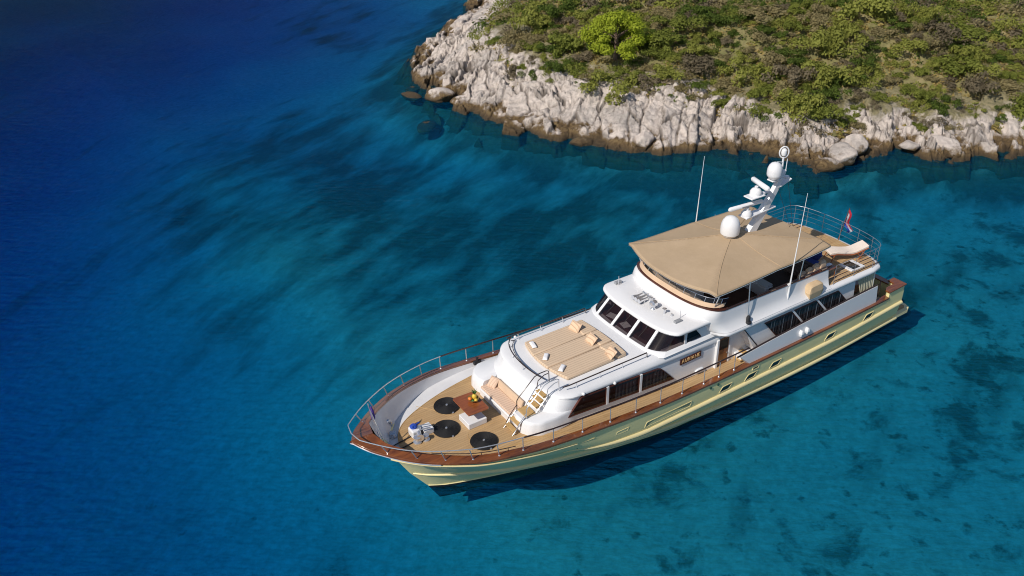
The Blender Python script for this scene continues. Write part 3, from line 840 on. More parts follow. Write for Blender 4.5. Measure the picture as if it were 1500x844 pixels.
# windlass, vents, bollards on the foredeck
w = MB(); w.box((3.22, .30, 2.62), (.42, .44, .24)); w = w.build("windlass_base", M['white'], YACHT, 0, bevel=.03)
q = MB(); q.box((2.72, .36, 2.68), (.36, .42, .34)); q.build("windlass_housing", M['white'], w, 0, bevel=.05)
q = MB()
q.lathe([(.001, -.3), (.16, -.3), (.12, -.22), (.09, -.1), (.10, .1), (.15, .22), (.15, .3), (.001, .3)], (2.78, .12, 2.74), 14, (.3, 1, 0))
q.lathe([(.001, 0), (.17, 0), (.17, .05), (.09, .09), (.09, .2), (.15, .26), (.001, .28)], (2.62, -.06, 2.5), 14)
q.lathe([(.001, 0), (.15, 0), (.15, .05), (.08, .09), (.08, .18), (.13, .23), (.001, .25)], (2.95, -.12, 2.5), 14)
q.tube([(2.8, .1, 2.9), (3.25, .05, 2.86)], .03, 7); q.tube([(2.85, .3, 2.95), (3.3, .2, 2.9)], .025, 7)
q.build("windlass_drum", M['steel'], w)
q = MB(); q.lathe([(.001, 0), (.13, 0), (.15, .06), (.10, .12), (.001, .14)], (2.72, .42, 2.85), 14); q.tube([(2.62, .32, 2.97), (3.0, .48, 2.93)], .03, 6); q.build("windlass_cap", M['flagblue'], w)
for sg in (-.12, .22): MB().tube([(1.5, sg*.4+.05, 2.56), (1.9, sg+.05, 2.53), (2.6, sg+.15, 2.53)], .024, 6).build("anchor_chain", M['rubber'], YACHT)
MB().tube([(3.42, .4, 2.53), (3.9, .25, 2.53), (3.95, .0, 2.53)], .03, 6).build("deck_hose", M['rubber'], YACHT)
for i, (x, y) in enumerate(((2.2, 1.33), (2.0, .80))):
    m = MB()
    if i == 0: m.tube([(x, y, 2.5), (x, y, 2.74), (x-.10, y+.02, 2.83), (x-.2, y+.03, 2.80)], [.06, .06, .075, .10], 10)
    else: m.lathe([(.001, 0), (.16, 0), (.16, .03), (.07, .05), (.08, .14), (.13, .17), (.001, .19)], (x, y, 2.5), 14)
    m.build("deck_vent" if i == 0 else "bollard", M['steel'], YACHT)
m = MB()
for sg in (1,):
    m.box((7.1, sg*(capw(7.1)-.10), 2.66), (.34, .12, .16)); m.lathe([(.001, 0), (.06, 0), (.05, .12), (.07, .16), (.001, .17)], (7.1, sg*(capw(7.1)-.1), 2.72), 10)
m.build("mooring_cleat", M['rubber'], YACHT)

# aft rails of the flybridge
def aft_path(z, w=2.74, xe=26.36):
    return [(22.6, -w, z), (24.0, -w, z)]+[(25.3+(xe-25.3)*max(0, math.cos(a))**.55, w*math.sin(a)*1.0, z) for a in np.linspace(-1.57, 1.57, 25)]+[(24.0, w, z), (22.6, w, z)]
m = MB()
for z in (4.30, 4.55, 4.80): m.tube(aft_path(z), .006, 5)
m.tube(aft_path(5.0), .011, 6)
M['dullsteel'] = simple('dull_steel', (.34, .36, .40), .4, .1, 4, metal=.6)
ar = m.build("aft_rail", M['dullsteel'], YACHT)
pp = aft_path(4.0)
for i in (0, 1, 2, 5, 8, 11, 14, 17, 20, 23, 26, 27, 28):
    x, y, z = pp[i]; q = MB(); q.tube([(x, y, 4.0), (x, y, 5.0)], .012, 6); q.build("stanchion", M['dullsteel'], ar)
# hatch on the aft upper deck
m = MB(); m.box((24.28, -2.12, 4.05), (.16, .72, .09)); m.box((24.75, -2.12, 4.03), (.8, .76, .05)); h = m.build("deck_hatch", M['white'], YACHT, 0, bevel=.015)
m = MB(); m.box((24.62, -2.10, 4.065), (.52, .62, .03)); m.build("pane", M['portglass'], h, 0)

# stern: raised bulwark, cap, screens, platform
for sg in (-1, 1):
    m = MB(); ra = []
    pol = [(26.72, -3.06), (27.98, -3.0), (27.98, -2.35), (27.62, -2.35), (27.62, -2.72), (26.9, -2.76), (26.72, -2.9)]
    if sg > 0: pol = [(x, -y) for x, y in reversed(pol)]
    m.prism(pol, 1.7, 2.30); m.build("stern_bulwark", M['olive'], YACHT, 0, bevel=.02)
    m = MB(); pol2 = [(26.66, -3.12), (28.05, -3.05), (28.05, -2.3), (27.56, -2.3), (27.56, -2.66), (26.95, -2.70), (26.66, -2.86)]
    if sg > 0: pol2 = [(x, -y) for x, y in reversed(pol2)]
    m.prism(pol2, 2.303, 2.38); m.build("stern_cap", M['mahog'], YACHT, 0, bevel=.02)
    m = MB(); m.rings([[(24.35+.02*k, sg*(2.77+.05*math.sin(k*.9)), 3.72) for k in range(60)], [(24.75+.014*k, sg*(2.80+.04*math.sin(k*.9)), 2.75) for k in range(60)]], False)
    m.build("screen_cloth", M['curtainbeige'], YACHT, 80, fix=False)
    m = MB(); m.tube([(25.56, sg*2.8, 3.74), (25.56, sg*2.82, 2.9), (25.45, sg*2.85, 2.75)], .02, 6); m.build("screen_pole", M['white'], YACHT)
    m = MB(); m.tube([(26.35, sg*2.7, 2.05), (26.35, sg*2.7, 2.95)], .025, 7); m.build("stern_post", M['darksteel'], YACHT)
m = MB(); m.wall([(27.72, 1.2), (27.98, 1.2), (27.98, 2.05), (27.72, 2.05)], -2.36, 2.36); m.build("transom", M['olive'], YACHT, 0)
m = MB(); m.box((27.85, 0, 2.09), (.34, 4.6, .07)); m.build("transom_cap", M['mahog'], YACHT, 0, bevel=.015)
m = MB(); o = [(27.7, -2.95), (28.9, -2.92), (29.15, -2.8), (29.28, -2.5), (29.35, 0), (29.28, 2.5), (29.15, 2.8), (28.9, 2.92), (27.7, 2.95)]
m.prism(o, .32, .52); m.build("swim_platform", M['cream'], YACHT, 0, bevel=.03)
m = MB(); m.prism([(27.9, -2.72), (28.85, -2.72), (29.05, -2.6), (29.15, 0), (29.05, 2.6), (28.85, 2.72), (27.9, 2.72)], .522, .53); m.build("platform_teak", M['teak'], YACHT, 0)
m = MB(); m.tube([(28.06, -2.4, 1.3), (28.35, -2.45, 1.0), (28.4, -2.45, .55)], .03, 6); m.tube([(28.06, -2.1, 1.3), (28.35, -2.15, 1.0), (28.4, -2.15, .55)], .03, 6); m.build("boarding_ladder", M['steel'], YACHT)
# aft deck seating under the overhang
m = MB(); m.box((26.1, 0, 2.2), (.7, 3.6, .5)); m.build("aft_deck_locker", M['mahog'], YACHT, 0, bevel=.03)

# ---------------------------------------------------------------- mast, domes, aerials
ms = MB()
def slab(p, wx, wy): x, y, z = p; return [(x-wx, y-wy, z), (x+wx, y-wy, z), (x+wx, y+wy, z), (x-wx, y+wy, z)]
ms.rings([slab((19.70, 0, 6.35), .30, .15), slab((20.28, 0, 7.1), .25, .13), slab((20.95, 0, 8.05), .20, .11), slab((21.45, 0, 8.95), .12, .08)])
ms = ms.build("radar_mast", M['white'], YACHT, 0, bevel=.04)
def dome(c, r, h, nm, par, collar=.0):
    q = MB(); q.lathe([(.001, 0), (r*.72, 0), (r*.80, .06), (r*.97, .12), (r, .2), (r, h*.45), (r*.95, h*.62), (r*.82, h*.78), (r*.58, h*.92), (r*.28, h*.985), (.001, h)], c, 28)
    o = q.build(nm, M['white'], par, 40)
    q = MB(); q.lathe([(r*.5, -.1), (r*.55, -.1), (r*.74, .05), (r*.70, .05)], c, 20); q.build("dome_foot", M['grey'], o) if par is YACHT else None
    return o
dome((18.45, 0, 6.60), .425, .94, "satellite_dome", YACHT)
dome((20.84, 0, 8.72), .335, .74, "satellite_dome", ms)
q = MB(); q.box((20.97, 0, 8.64), (.72, .36, .06)); q.build("dome_shelf", M['white'], ms, 0, bevel=.02)
q = MB(); q.rings([[(19.15, -.26, 7.24), (21.15, -.10, 7.24), (21.15, .10, 7.24), (19.15, .26, 7.24)], [(19.15, -.26, 7.31), (21.15, -.10, 7.31), (21.15, .10, 7.31), (19.15, .26, 7.31)]]); q.build("lower_shelf", M['white'], ms, 0, bevel=.02)
q = MB(); q.lathe([(.001, 0), (.24, 0), (.24, .12), (.16, .24), (.09, .26), (.09, .40), (.001, .40)], (19.38, 0, 7.31), 18); rd = q.build("radar_scanner", M['white'], ms)
q = MB(); q.rings([[(18.28+k*0, .26*0+yy, zz) for yy, zz in ()] or []]) if False else None
q = MB(); q.tube([(18.35, .10, 7.80), (18.42, .10, 7.80), (20.18, -.05, 7.80), (20.25, -.05, 7.80)], [.05, .10, .10, .05], 10); q.build("scanner_bar", M['white'], ms)
q = MB(); q.box((19.3, -.085, 7.79), (.62, .03, .07), -.08); q.build("scanner_mark", M['grey'], ms, 0)
q = MB(); q.rings([slab((19.75, 0, 8.12), .42, .26), slab((19.75, 0, 8.18), .42, .26)]); q.box((20.3, 0, 8.15), (.7, .2, .06)); q.build("upper_shelf", M['white'], ms, 0, bevel=.02)
q = MB(); q.lathe([(.001, 0), (.26, 0), (.26, .14), (.18, .26), (.08, .3), (.08, .38), (.001, .38)], (19.85, .05, 8.18), 18); q.build("radar_scanner", M['white'], ms)
q = MB(); q.tube([(20.22, .66, 8.62), (20.20, .58, 8.62), (19.92, -.52, 8.62), (19.90, -.60, 8.62)], [.07, .12, .12, .07], 10); q.build("scanner_bar", M['white'], ms)
q = MB(); q.tube([(21.05, .0, 8.15), (21.75, 0, 8.4)], .05, 8); q.box((21.55, 0, 8.36), (.7, .3, .05), 0, -.3); q.lathe([(.001, 0), (.1, 0), (.13, .08), (.001, .1)], (21.8, .1, 8.45), 12); q.lathe([(.001, 0), (.08, 0), (.1, .08), (.001, .1)], (21.55, .35, 8.5), 12); q.build("aft_spreader", M['white'], ms)
q = MB(); q.tube([(21.3, 0, 8.9), (21.28, 0, 9.6)], .045, 8); q.tube([(21.5, -.05, 8.75), (21.5, -.05, 9.5)], .02, 6); q.tube([(21.3, 0, 9.35), (20.95, 0, 9.45)], .02, 6); q.build("mast_top_pole", M['white'], ms)
q = MB()
cv = (fw+Vector((0, 0, 0))).normalized()
q.tube([(21.28+.20*math.cos(a)*.84, -.20*math.cos(a)*.55, 9.82+.26*math.sin(a)) for a in np.linspace(0, 2*math.pi, 24, endpoint=False)], .032, 7, True)
q.build("lamp_guard", M['white'], ms)
q = MB(); q.lathe([(.001, -.16), (.10, -.16), (.13, -.05), (.12, .08), (.06, .15), (.001, .16)], (21.28, 0, 9.84), 14); q.build("anchor_lamp", M['flagwhite'], ms)
q = MB(); q.tube([(21.1, -.12, 8.2), (22.35, -.6, 5.0)], .008, 5); q.tube([(21.7, -.1, 8.4), (22.4, -.5, 5.0)], .008, 5); q.build("signal_halyard", M['darksteel'], ms)
for sg, x0 in ((-1, 19.65), (1, 19.0)):
    q = MB(); q.tube([(x0, sg*2.66, 4.05), (x0+.02, sg*2.66, 5.1), (x0+.10, sg*2.66, 7.2), (x0+.18, sg*2.66, 9.25)], [.045, .035, .019, .009], 8)
    q.box((x0, sg*2.62, 4.95), (.1, .14, .08)); q.lathe([(.001, 0), (.08, 0), (.06, .12), (.001, .12)], (x0, sg*2.66, 3.98), 10); q.build("whip_aerial", M['white'], YACHT)

# instruments on the brow
hz = 4.66
q = MB()
for k, (y, ln) in enumerate(((.62, .55), (.42, .72), (.22, .62))):
    q.tube([(13.55, y-.05, hz+.16), (13.55+ln*.55, y-.05, hz+.16), (13.55+ln, y-.04, hz+.18)], [.105, .045, .03], 10); q.box((13.85, y-.05, hz+.06), (.07, .07, .14))
hn = q.build("air_horn", M['steel'], YACHT)
q = MB(); q.tube([(14.2, .1, hz+.12), (14.25, .7, hz+.14)], .05, 8); q.lathe([(.001, 0), (.10, 0), (.10, .16), (.001, .2)], (14.2, .15, hz), 12); q.build("horn_compressor", M['steel'], hn)
q = MB(); q.lathe([(.001, 0), (.12, 0), (.07, .06), (.06, .14), (.001, .14)], (13.85, -.42, hz), 12); q.lathe([(.001, -.14), (.15, -.14), (.16, .06), (.10, .15), (.001, .16)], (13.83, -.42, hz+.24), 16, (-1, -.15, .1)); q.build("searchlight", M['steel'], YACHT)
MB().lathe([(.001, 0), (.05, 0), (.03, .2), (.10, .24), (.001, .26)], (13.98, -.98, hz), 10).build("bell", M['steel'], YACHT)
MB().lathe([(.001, 0), (.05, 0), (.04, .1), (.001, .1)], (14.1, -1.3, hz), 10).build("deck_fitting", M['steel'], YACHT)
for x_, y_ in ((14.28, -1.62), (13.9, 1.95)): MB().tube([(x_, y_, hz), (x_, y_, hz+.45)], .014, 6).build("short_aerial", M['steel'], YACHT)
for y in (-1.78, 2.1):
    q = MB(); q.box((14.0, y, hz+.04), (.36, .16, .10)); q.build("camera_housing", M['grey'], YACHT, 0, bevel=.02)

# ================================================================ things standing on the yacht
# foredeck table
T = empty("deck_table", (5.02, .02, 2.5), "varnished wooden table on a white box pedestal on the teak foredeck", "table")
m = MB(); m.prism([(4.60, -.58), (5.46, -.62), (5.52, -.56), (5.55, .60), (5.49, .66), (4.66, .70), (4.60, .64)], 3.17, 3.22); m.build("table_top", M['tablewood'], T, 0, bevel=.015)
m = MB(); m.box((5.0, -.18, 2.63), (.82, .78, .26)); m.build("pedestal_box", M['white'], T, 0, bevel=.025)
m = MB(); m.lathe([(.001, 0), (.17, 0), (.16, .03), (.07, .06), (.06, .38), (.12, .41), (.001, .41)], (5.02, .0, 2.76), 16); m.build("table_column", M['steel'], T)
B_ = tag(MB().lathe([(.001, 0), (.10, 0), (.12, .02), (.20, .09), (.23, .14), (.215, .14), (.18, .09), (.09, .03), (.001, .03)], (5.22, .10, 3.222), 20).build("fruit_bowl", M['bowl']), "brass coloured fruit bowl on the varnished foredeck table", "bowl")
for nm, c, r, mt, lb in (("orange", (5.10, .16, 3.33), .085, 'orange', "red orange fruit at the left side of the bowl on the foredeck table"),
                        ("lemon", (5.26, -.04, 3.33), .075, 'yellow', "yellow fruit at the right front of the bowl on the foredeck table"),
                        ("lime", (5.14, .00, 3.32), .06, 'leaf', "small green fruit at the front of the bowl on the foredeck table")):
    tag(MB().ball(c, r, (1, 1, .95)).build(nm, M[mt]), lb, nm)
P_ = empty("pineapple", (5.30, .14, 3.26), "pineapple with a green leaf tuft standing in the fruit bowl", "pineapple")
MB().ball((5.30, .14, 3.38), .10, (1, 1, 1.3)).build("fruit_body", M['yellow'], P_)
m = MB()
for k in range(14):
    a = k*2.4; l = .26-.008*k; m.tube([(5.30, .14, 3.46), (5.30+.05*math.cos(a), .14+.05*math.sin(a), 3.46+l*.6), (5.30+.12*math.cos(a), .14+.12*math.sin(a), 3.46+l)], [.02, .016, .002], 5)
m.build("leaf_tuft", M['leaf'], P_)
# round black pads
for (x, y), lb in (((4.62, 1.22), "round black pad on the foredeck, partly hidden behind the wooden table"), ((3.90, -.02), "round black pad on the foredeck, the one behind the white windlass"), ((4.72, -1.45), "round black pad on the foredeck, the one nearest the guard rail")):
    p = empty("round_pad", (x, y, 2.5), lb, "deck pad", "round black pads on the foredeck")
    prof = [(.001, .0), (.58, .0), (.60, .025), (.59, .05)]; K_ = .89
    for k in range(10):
        r = .565-.055*k; prof += [(r+.02, .058+.002*k), (r, .046+.002*k)]
    prof += [(.03, .07), (.001, .07)]
    MB().lathe([(r*K_, z) for r, z in prof], (x, y, 2.503), 40).build("pad", M['blackpad'], p, 25)
    MB().lathe([(.001, 0), (.05, 0), (.04, .03), (.001, .035)], (x, y, 2.57), 12).build("centre_knob", M['steel'], p)
    MB().box((x-.02, y-.535, 2.53), (.07, .07, .05)).build("pull_tab", M['steel'], p, 0)
# bench cushions
B2 = empty("bench_cushion", (6.45, .05, 2.81), "striped beige bench cushion with a back roll facing the foredeck table", "cushion")
MB().box((6.44, .05, 2.86), (.56, 2.14, .10)).build("seat_pad", M['stripe_bench'], B2, 30, bevel=.035)
MB().box((6.80, -.12, 3.02), (.12, 1.75, .34), 0, .30).build("back_pad", M['beige'], B2, 30, bevel=.045)
tag(MB().pillow((6.62, .88, 3.06), (.46, .42, .16), .3, -.75).build("throw_pillow", M['stripe_bench']), "striped pillow leaning at the far end of the foredeck bench", "pillow", "scatter pillows")
# sunpad
SP = empty("sun_pad", (10.0, 0, 3.76), "large striped beige sun pad lying on the white coach roof", "sun pad")
def padpoly(x0, x1, ya, yb, z0, z1):
    m = MB(); n = 10; A_ = []
    fx = lambda y: x0+.26*(abs(y)/1.5)**2
    bx = lambda y: x1+.10*(1-(y/1.5)**2)
    pts = [(fx(ya+(yb-ya)*k/n), ya+(yb-ya)*k/n) for k in range(n+1)]+[(bx(yb+(ya-yb)*k/n), yb+(ya-yb)*k/n) for k in range(n+1)]
    m.prism(pts[::-1], z0, z1); return m
for i, (ya, yb) in enumerate(((-1.52, -.53), (-.50, .50), (.53, 1.52))):
    padpoly(8.32, 10.95, ya, yb, 3.77, 3.91).build("mattress", M['stripe_pad'], SP, 30, bevel=.045)
    padpoly(10.98-.26*((ya+yb)/3)**2, 11.55, ya, yb, 3.77, 3.955).build("headrest", M['stripe_pad'], SP, 30, bevel=.05)
for (x, y), lb, r in (((8.72, 1.08), "rolled white towel on the far third of the sun pad", .35), ((8.66, .08), "rolled white towel on the middle third of the sun pad", -.2), ((8.74, -.92), "rolled white towel on the near third of the sun pad", -.35)):
    m = MB()
    for k in range(3): m.tube([(x-.06+.06*k-.23*math.sin(r)*0-.0, y-.20, 3.955), (x-.06+.06*k, y+.20, 3.955)], .05, 10)
    m2 = MB(); m2.pillow((x, y, 3.965), (.20, .46, .13), r-.6)
    tag(m2.build("rolled_towel", M['towel']), lb, "towel", "rolled white towels on the sun pad")
for (x, y), lb, r in (((10.88, 1.08), "striped pillow standing on the far third of the sun pad", .15), ((10.86, -.06), "striped pillow standing on the middle third of the sun pad", -.1), ((10.92, -1.28), "striped pillow standing on the near third of the sun pad", -.2)):
    tag(MB().pillow((x, y, 4.06), (.42, .56, .17), r, -.85).build("throw_pillow", M['stripe_pillow']), lb, "pillow", "scatter pillows")
# jackstaff with furled flag
J = empty("jackstaff", (1.05, .0, 3.2), "steel jackstaff with a furled purple blue flag at the bow", "flagpole")
m = MB(); m.tube([(1.25, .2, 3.05), (1.05, .55, 4.65)], .022, 7); m.tube([(1.30, -.1, 3.05), (1.08, .48, 4.4)], .018, 6); m.build("staff", M['steel'], J)
m = MB(); m.tube([(1.14, .52, 4.5), (1.15, .51, 4.3), (1.17, .45, 4.0), (1.18, .42, 3.85)], [.03, .085, .075, .02], 8); m.build("furled_flag", M['purple'], J)
# ensign at the stern of the flybridge
E_ = empty("ensign", (26.33, 0, 4.0), "red white and blue ensign on a raked staff at the aft upper rail", "flag")
MB().tube([(26.3, .02, 3.95), (26.77, .02, 5.62)], [.022, .014], 7).build("staff", M['mahog'], E_)
def flag_pt(s_, q):
    sx, sz = -.17, -.62                             # hoist direction down the staff
    x = 26.75+q*((1-s_)*sx-s_*.36)+.30*s_+.05*math.sin(s_*6+q*2.5)
    y = .02-.14*s_-.09*math.sin(s_*6.5+q*4)*(.3+s_)
    z = 5.58+q*((1-s_)*sz-s_*.22)-1.12*s_
    return (x, y, z)
def ensign(k0, k1, mat):
    m = MB(); m.rings([[flag_pt(s_, q) for q in np.linspace(k0, k1, 6)] for s_ in np.linspace(0, 1, 17)], False)
    return m.build("flag_stripe", mat, E_, 80, fix=False)
ensign(0, .34, M['red']); ensign(.34, .67, M['flagwhite']); ensign(.67, 1, M['flagblue'])
m = MB()
for i in range(4):
    for j in range(4):
        if (i+j) % 2 == 0:
            s0, q0 = .38+.07*i, .38+.07*j; g = lambda a_, b_: tuple(np.array(flag_pt(a_, b_))+np.array((0, -.012, 0)))
            m.add([g(s0, q0), g(s0+.07, q0), g(s0+.07, q0+.07), g(s0, q0+.07)], [(0, 1, 2, 3)])
m.build("checked_emblem", M['red'], E_, 0, fix=False)
# sun lounger
def lounger(c, rz, label):
    Lg = empty("sun_lounger", c, label, "sun lounger")
    ca, sa = math.cos(rz), math.sin(rz)
    def T_(p): return (c[0]+p[0]*ca-p[1]*sa, c[1]+p[0]*sa+p[1]*ca, c[2]+p[2])
    prof = [(-.98, .42), (-.6, .44), (-.2, .37), (.15, .33), (.40, .36), (1.0, .58)]
    m = MB(); ra = [T_((x, -.31, z+.12)) for x, z in prof]; rb = [T_((x, .31, z+.12)) for x, z in prof]; rc = [T_((x, .30, z)) for x, z in prof]; rd = [T_((x, -.30, z)) for x, z in prof]
    m.rings([list(q) for q in zip(ra, rb, rc, rd)]); m.build("lounger_pad", M['lounger'], Lg, 50, bevel=.02)
    m = MB()
    for y in (-.31, .31):
        m.tube([T_((x, y, z-.02)) for x, z in prof], .028, 6); 
        m.tube([T_((-.75, y, .40)), T_((-.9, y, 0))], .025, 6); m.tube([T_((.45, y, .36)), T_((.75, y, 0))], .025, 6); m.tube([T_((.8, y, .48)), T_((.55, y, 0))], .022, 6)
    m.build("lounger_frame", M['tablewood'], Lg)
lounger((25.05, -1.38, 4.0), -.36, "pale sun lounger in full view on the aft upper deck, nearest the deck hatch")
# covered box outside the coaming
tag(MB().pillow((21.2, -2.76, 4.22), (.92, .42, .74), .02, p=.22, n=14).build("covered_box", M['cover']), "beige canvas covered box hung outside the upper deck coaming", "covered box")
# flybridge furniture
S1 = empty("corner_sofa", (20.9, -1.9, 4.0), "dark brown corner sofa under the awning by the coaming", "sofa")
MB().box((20.6, -1.5, 4.25), (2.6, 1.5, .45)).build("seat", M['brownfab'], S1, 0, bevel=.06)
MB().box((21.9, -1.5, 4.55), (.3, 1.6, .7)).build("backrest", M['brownfab'], S1, 0, bevel=.06)
m = MB()
for k in range(4): m.pillow((20.9+.42*k, -2.28, 4.72+.06*k), (.46, .22, .62), .1)
m.build("bolster_roll", M['beige'], S1)
tag(MB().pillow((21.35, -1.55, 4.72), (.75, .85, .34), .2, -.5).build("throw_pillow", M['stripe_brown']), "brown striped pillow on the dark sofa under the awning", "pillow", "scatter pillows")
S2 = empty("blue_chair", (22.7, -1.0, 4.0), "blue cushioned deck chair standing in the awning's shade", "chair")
MB().pillow((22.75, -1.15, 4.42), (.80, .8, .16), .1).build("seat", M['bluefab'], S2)
MB().pillow((23.15, -1.05, 4.72), (.16, .8, .62), .1, .35).build("backrest", M['bluefab'], S2)
m = MB()
for dx in (-.33, .33):
    for dy in (-.33, .33): m.tube([(22.75+dx, -1.15+dy, 4.0), (22.75+dx*.9, -1.15+dy*.9, 4.36)], .02, 6)
m.build("chair_frame", M['tablewood'], S2)
S3 = empty("side_table", (23.0, -2.0, 4.0), "small dark wood side table with a white towel on the upper deck", "table")
MB().box((23.0, -2.05, 4.48), (.62, .5, .04)).build("table_top", M['mahog'], S3, 0, bevel=.01)
m = MB()
for dx in (-.25, .25):
    for dy in (-.2, .2): m.tube([(23.0+dx, -2.05+dy, 4.0), (23.0+dx, -2.05+dy, 4.47)], .02, 6)
m.build("leg", M['mahog'], S3)
tag(MB().pillow((23.0, -2.0, 4.55), (.5, .18, .10), .1).build("rolled_towel", M['towel']), "rolled white towel on the small side table", "towel")
S4 = empty("helm_console", (16.2, .3, 4.0), "white helm console under the front of the awning", "console")
MB().box((16.1, .4, 4.5), (.9, 2.2, 1.0)).build("console_body", M['white'], S4, 0, bevel=.06)
MB().box((16.45, .4, 5.02), (.4, 1.8, .06), 0, .3).build("instrument_panel", M['darkwood'], S4, 0, bevel=.02)
for x, y, lx, ly, lb in ((18.3, .5, .9, 2.0, "white bench locker in the shade amidships under the awning"), (19.35, -1.1, .5, 1.5, "white bench end beside the dark brown sofa")):
    q = empty("bench_locker", (x, y, 4.0), lb, "bench", "white benches under the awning")
    MB().box((x, y, 4.28), (lx, ly, .52)).build("locker_body", M['white'], q, 0, bevel=.05)
    MB().box((x, y, 4.57), (lx*.96, ly*.96, .08)).build("seat_pad", M['whitedeck'], q, 0, bevel=.03)
# blue folded chair and canvas on the far rail
S5 = empty("folding_chair", (23.7, 2.1, 4.0), "blue folding chair by the far rail beyond the awning", "chair")
MB().pillow((23.7, 2.0, 4.62), (.7, .14, .8), -.2, 0, .25).build("backrest", M['bluefab'], S5)
MB().pillow((23.7, 1.75, 4.38), (.7, .6, .12), -.2).build("seat", M['bluefab'], S5)
m = MB()
for dx in (-.33, .33): m.tube([(23.7+dx, 1.5, 4.0), (23.7+dx, 2.15, 5.0)], .02, 6); m.tube([(23.7+dx, 2.1, 4.0), (23.7+dx, 1.5, 4.4)], .02, 6)
m.build("chair_frame", M['tablewood'], S5)
# ================================================================ the sea and the island
SH = np.array([(70, 96), (56, 79), (47.8, 69.7), (43.5, 64.5), (39.3, 61.1), (36.0, 57.2), (30.2, 52.9), (27.6, 48.2), (27.0, 43.7), (26.2, 38.5), (26.4, 34.6), (27.4, 30.2), (29.5, 26.9), (31.5, 23.8), (33.4, 21.3), (37.4, 18.4), (38.6, 14.5), (39.9, 12.6), (43.9, 11.7), (47.1, 11.8), (48.6, 8.2), (51.2, 7.6), (53.9, 5.6), (62, 1), (76, -6), (100, -14), (150, -10), (190, 40), (180, 110), (130, 150), (90, 130)], float)
def smooth_poly(P, it=2):
    for _ in range(it):
        Q = np.roll(P, -1, 0); P = np.stack([.75*P+.25*Q, .25*P+.75*Q], 1).reshape(-1, 2)
    return P
SHs = smooth_poly(SH, 1)
def sdist(x, y):
    """signed distance to the shore, positive inland"""
    x = np.asarray(x, float); y = np.asarray(y, float); best = np.full(x.shape, 1e9); inside = np.zeros(x.shape, bool)
    n = len(SHs)
    for i in range(n):
        ax, ay = SHs[i]; bx, by = SHs[(i+1) % n]; dx, dy = bx-ax, by-ay
        t = np.clip(((x-ax)*dx+(y-ay)*dy)/(dx*dx+dy*dy), 0, 1)
        best = np.minimum(best, (x-ax-t*dx)**2+(y-ay-t*dy)**2)
        c = ((ay > y) != (by > y))
        xi = ax+(y-ay)*dx/(dy if abs(dy) > 1e-9 else 1e-9)
        inside ^= c & (x < xi)
    d = np.sqrt(best); return np.where(inside, d, -d)
def h2(i, j, s=0):
    n = (i.astype(np.int64)*374761393+j.astype(np.int64)*668265263+s*982451653) & 0x7fffffff
    n = ((n ^ (n >> 13))*1274126177) & 0x7fffffff; n = n ^ (n >> 16); return (n & 0xffff)/65535.0
def vnoise(x, y, s=0):
    i, j = np.floor(x), np.floor(y); fx, fy = x-i, y-j; fx = fx*fx*(3-2*fx); fy = fy*fy*(3-2*fy)
    return (h2(i, j, s)*(1-fx)+h2(i+1, j, s)*fx)*(1-fy)+(h2(i, j+1, s)*(1-fx)+h2(i+1, j+1, s)*fx)*fy
def fbm(x, y, o=4, s=0):
    t = 0; a = .5; tot = 0
    for k in range(o): t = t+a*vnoise(x, y, s+k*7); tot += a; x = x*2.03+11.3; y = y*2.03+5.7; a *= .5
    return t/tot
def voro(u, v, s=0):
    iu, iv = np.floor(u), np.floor(v); f1 = np.full(u.shape, 9.); f2 = np.full(u.shape, 9.); cu = np.zeros(u.shape); cv = np.zeros(u.shape); idr = np.zeros(u.shape)
    for a in (-1, 0, 1):
        for b in (-1, 0, 1):
            ci, cj = iu+a, iv+b; px = ci+.1+.8*h2(ci, cj, s+1); py = cj+.1+.8*h2(ci, cj, s+2); d = np.hypot(u-px, v-py)
            nw = d < f1; f2 = np.where(nw, f1, np.minimum(f2, d)); cu = np.where(nw, u-px, cu); cv = np.where(nw, v-py, cv); idr = np.where(nw, h2(ci, cj, s+3), idr); f1 = np.where(nw, d, f1)
    return f1, f2, cu, cv, idr
CK = np.array([.70, .714]); CN = np.array([.714, -.70])      # along the cracks, across them
def hbase(sd, x, y):
    k = 1+.35*(fbm(x*.09, y*.09, 3, 31)-.5)*2
    land = np.interp(sd, [0, .35, .9, 2.2, 6, 14, 30, 60, 90], [0, .34, .58, 1.05, 2.75, 5.2, 9.2, 13, 14])
    return np.where(sd > 0, land*k, np.interp(sd, [-60, -25, -12, -6, -2.5, -.8, 0], [-30, -18, -9, -4.6, -2.0, -.6, 0]))
def coast(x, y):
    sd = sdist(x, y); u = x*CN[0]+y*CN[1]; v = x*CK[0]+y*CK[1]
    j = (voro(u/1.7, v/4.5, 5)[4]-.5)*1.9+(fbm(x*.35, y*.35, 4, 3)-.5)*3.2
    return sd+j*np.clip(1-np.abs(sd)/9, .25, 1)
def rf(x, y): return np.clip((x-39)/4, 0, 1)*np.clip((25-y)/6, 0, 1)
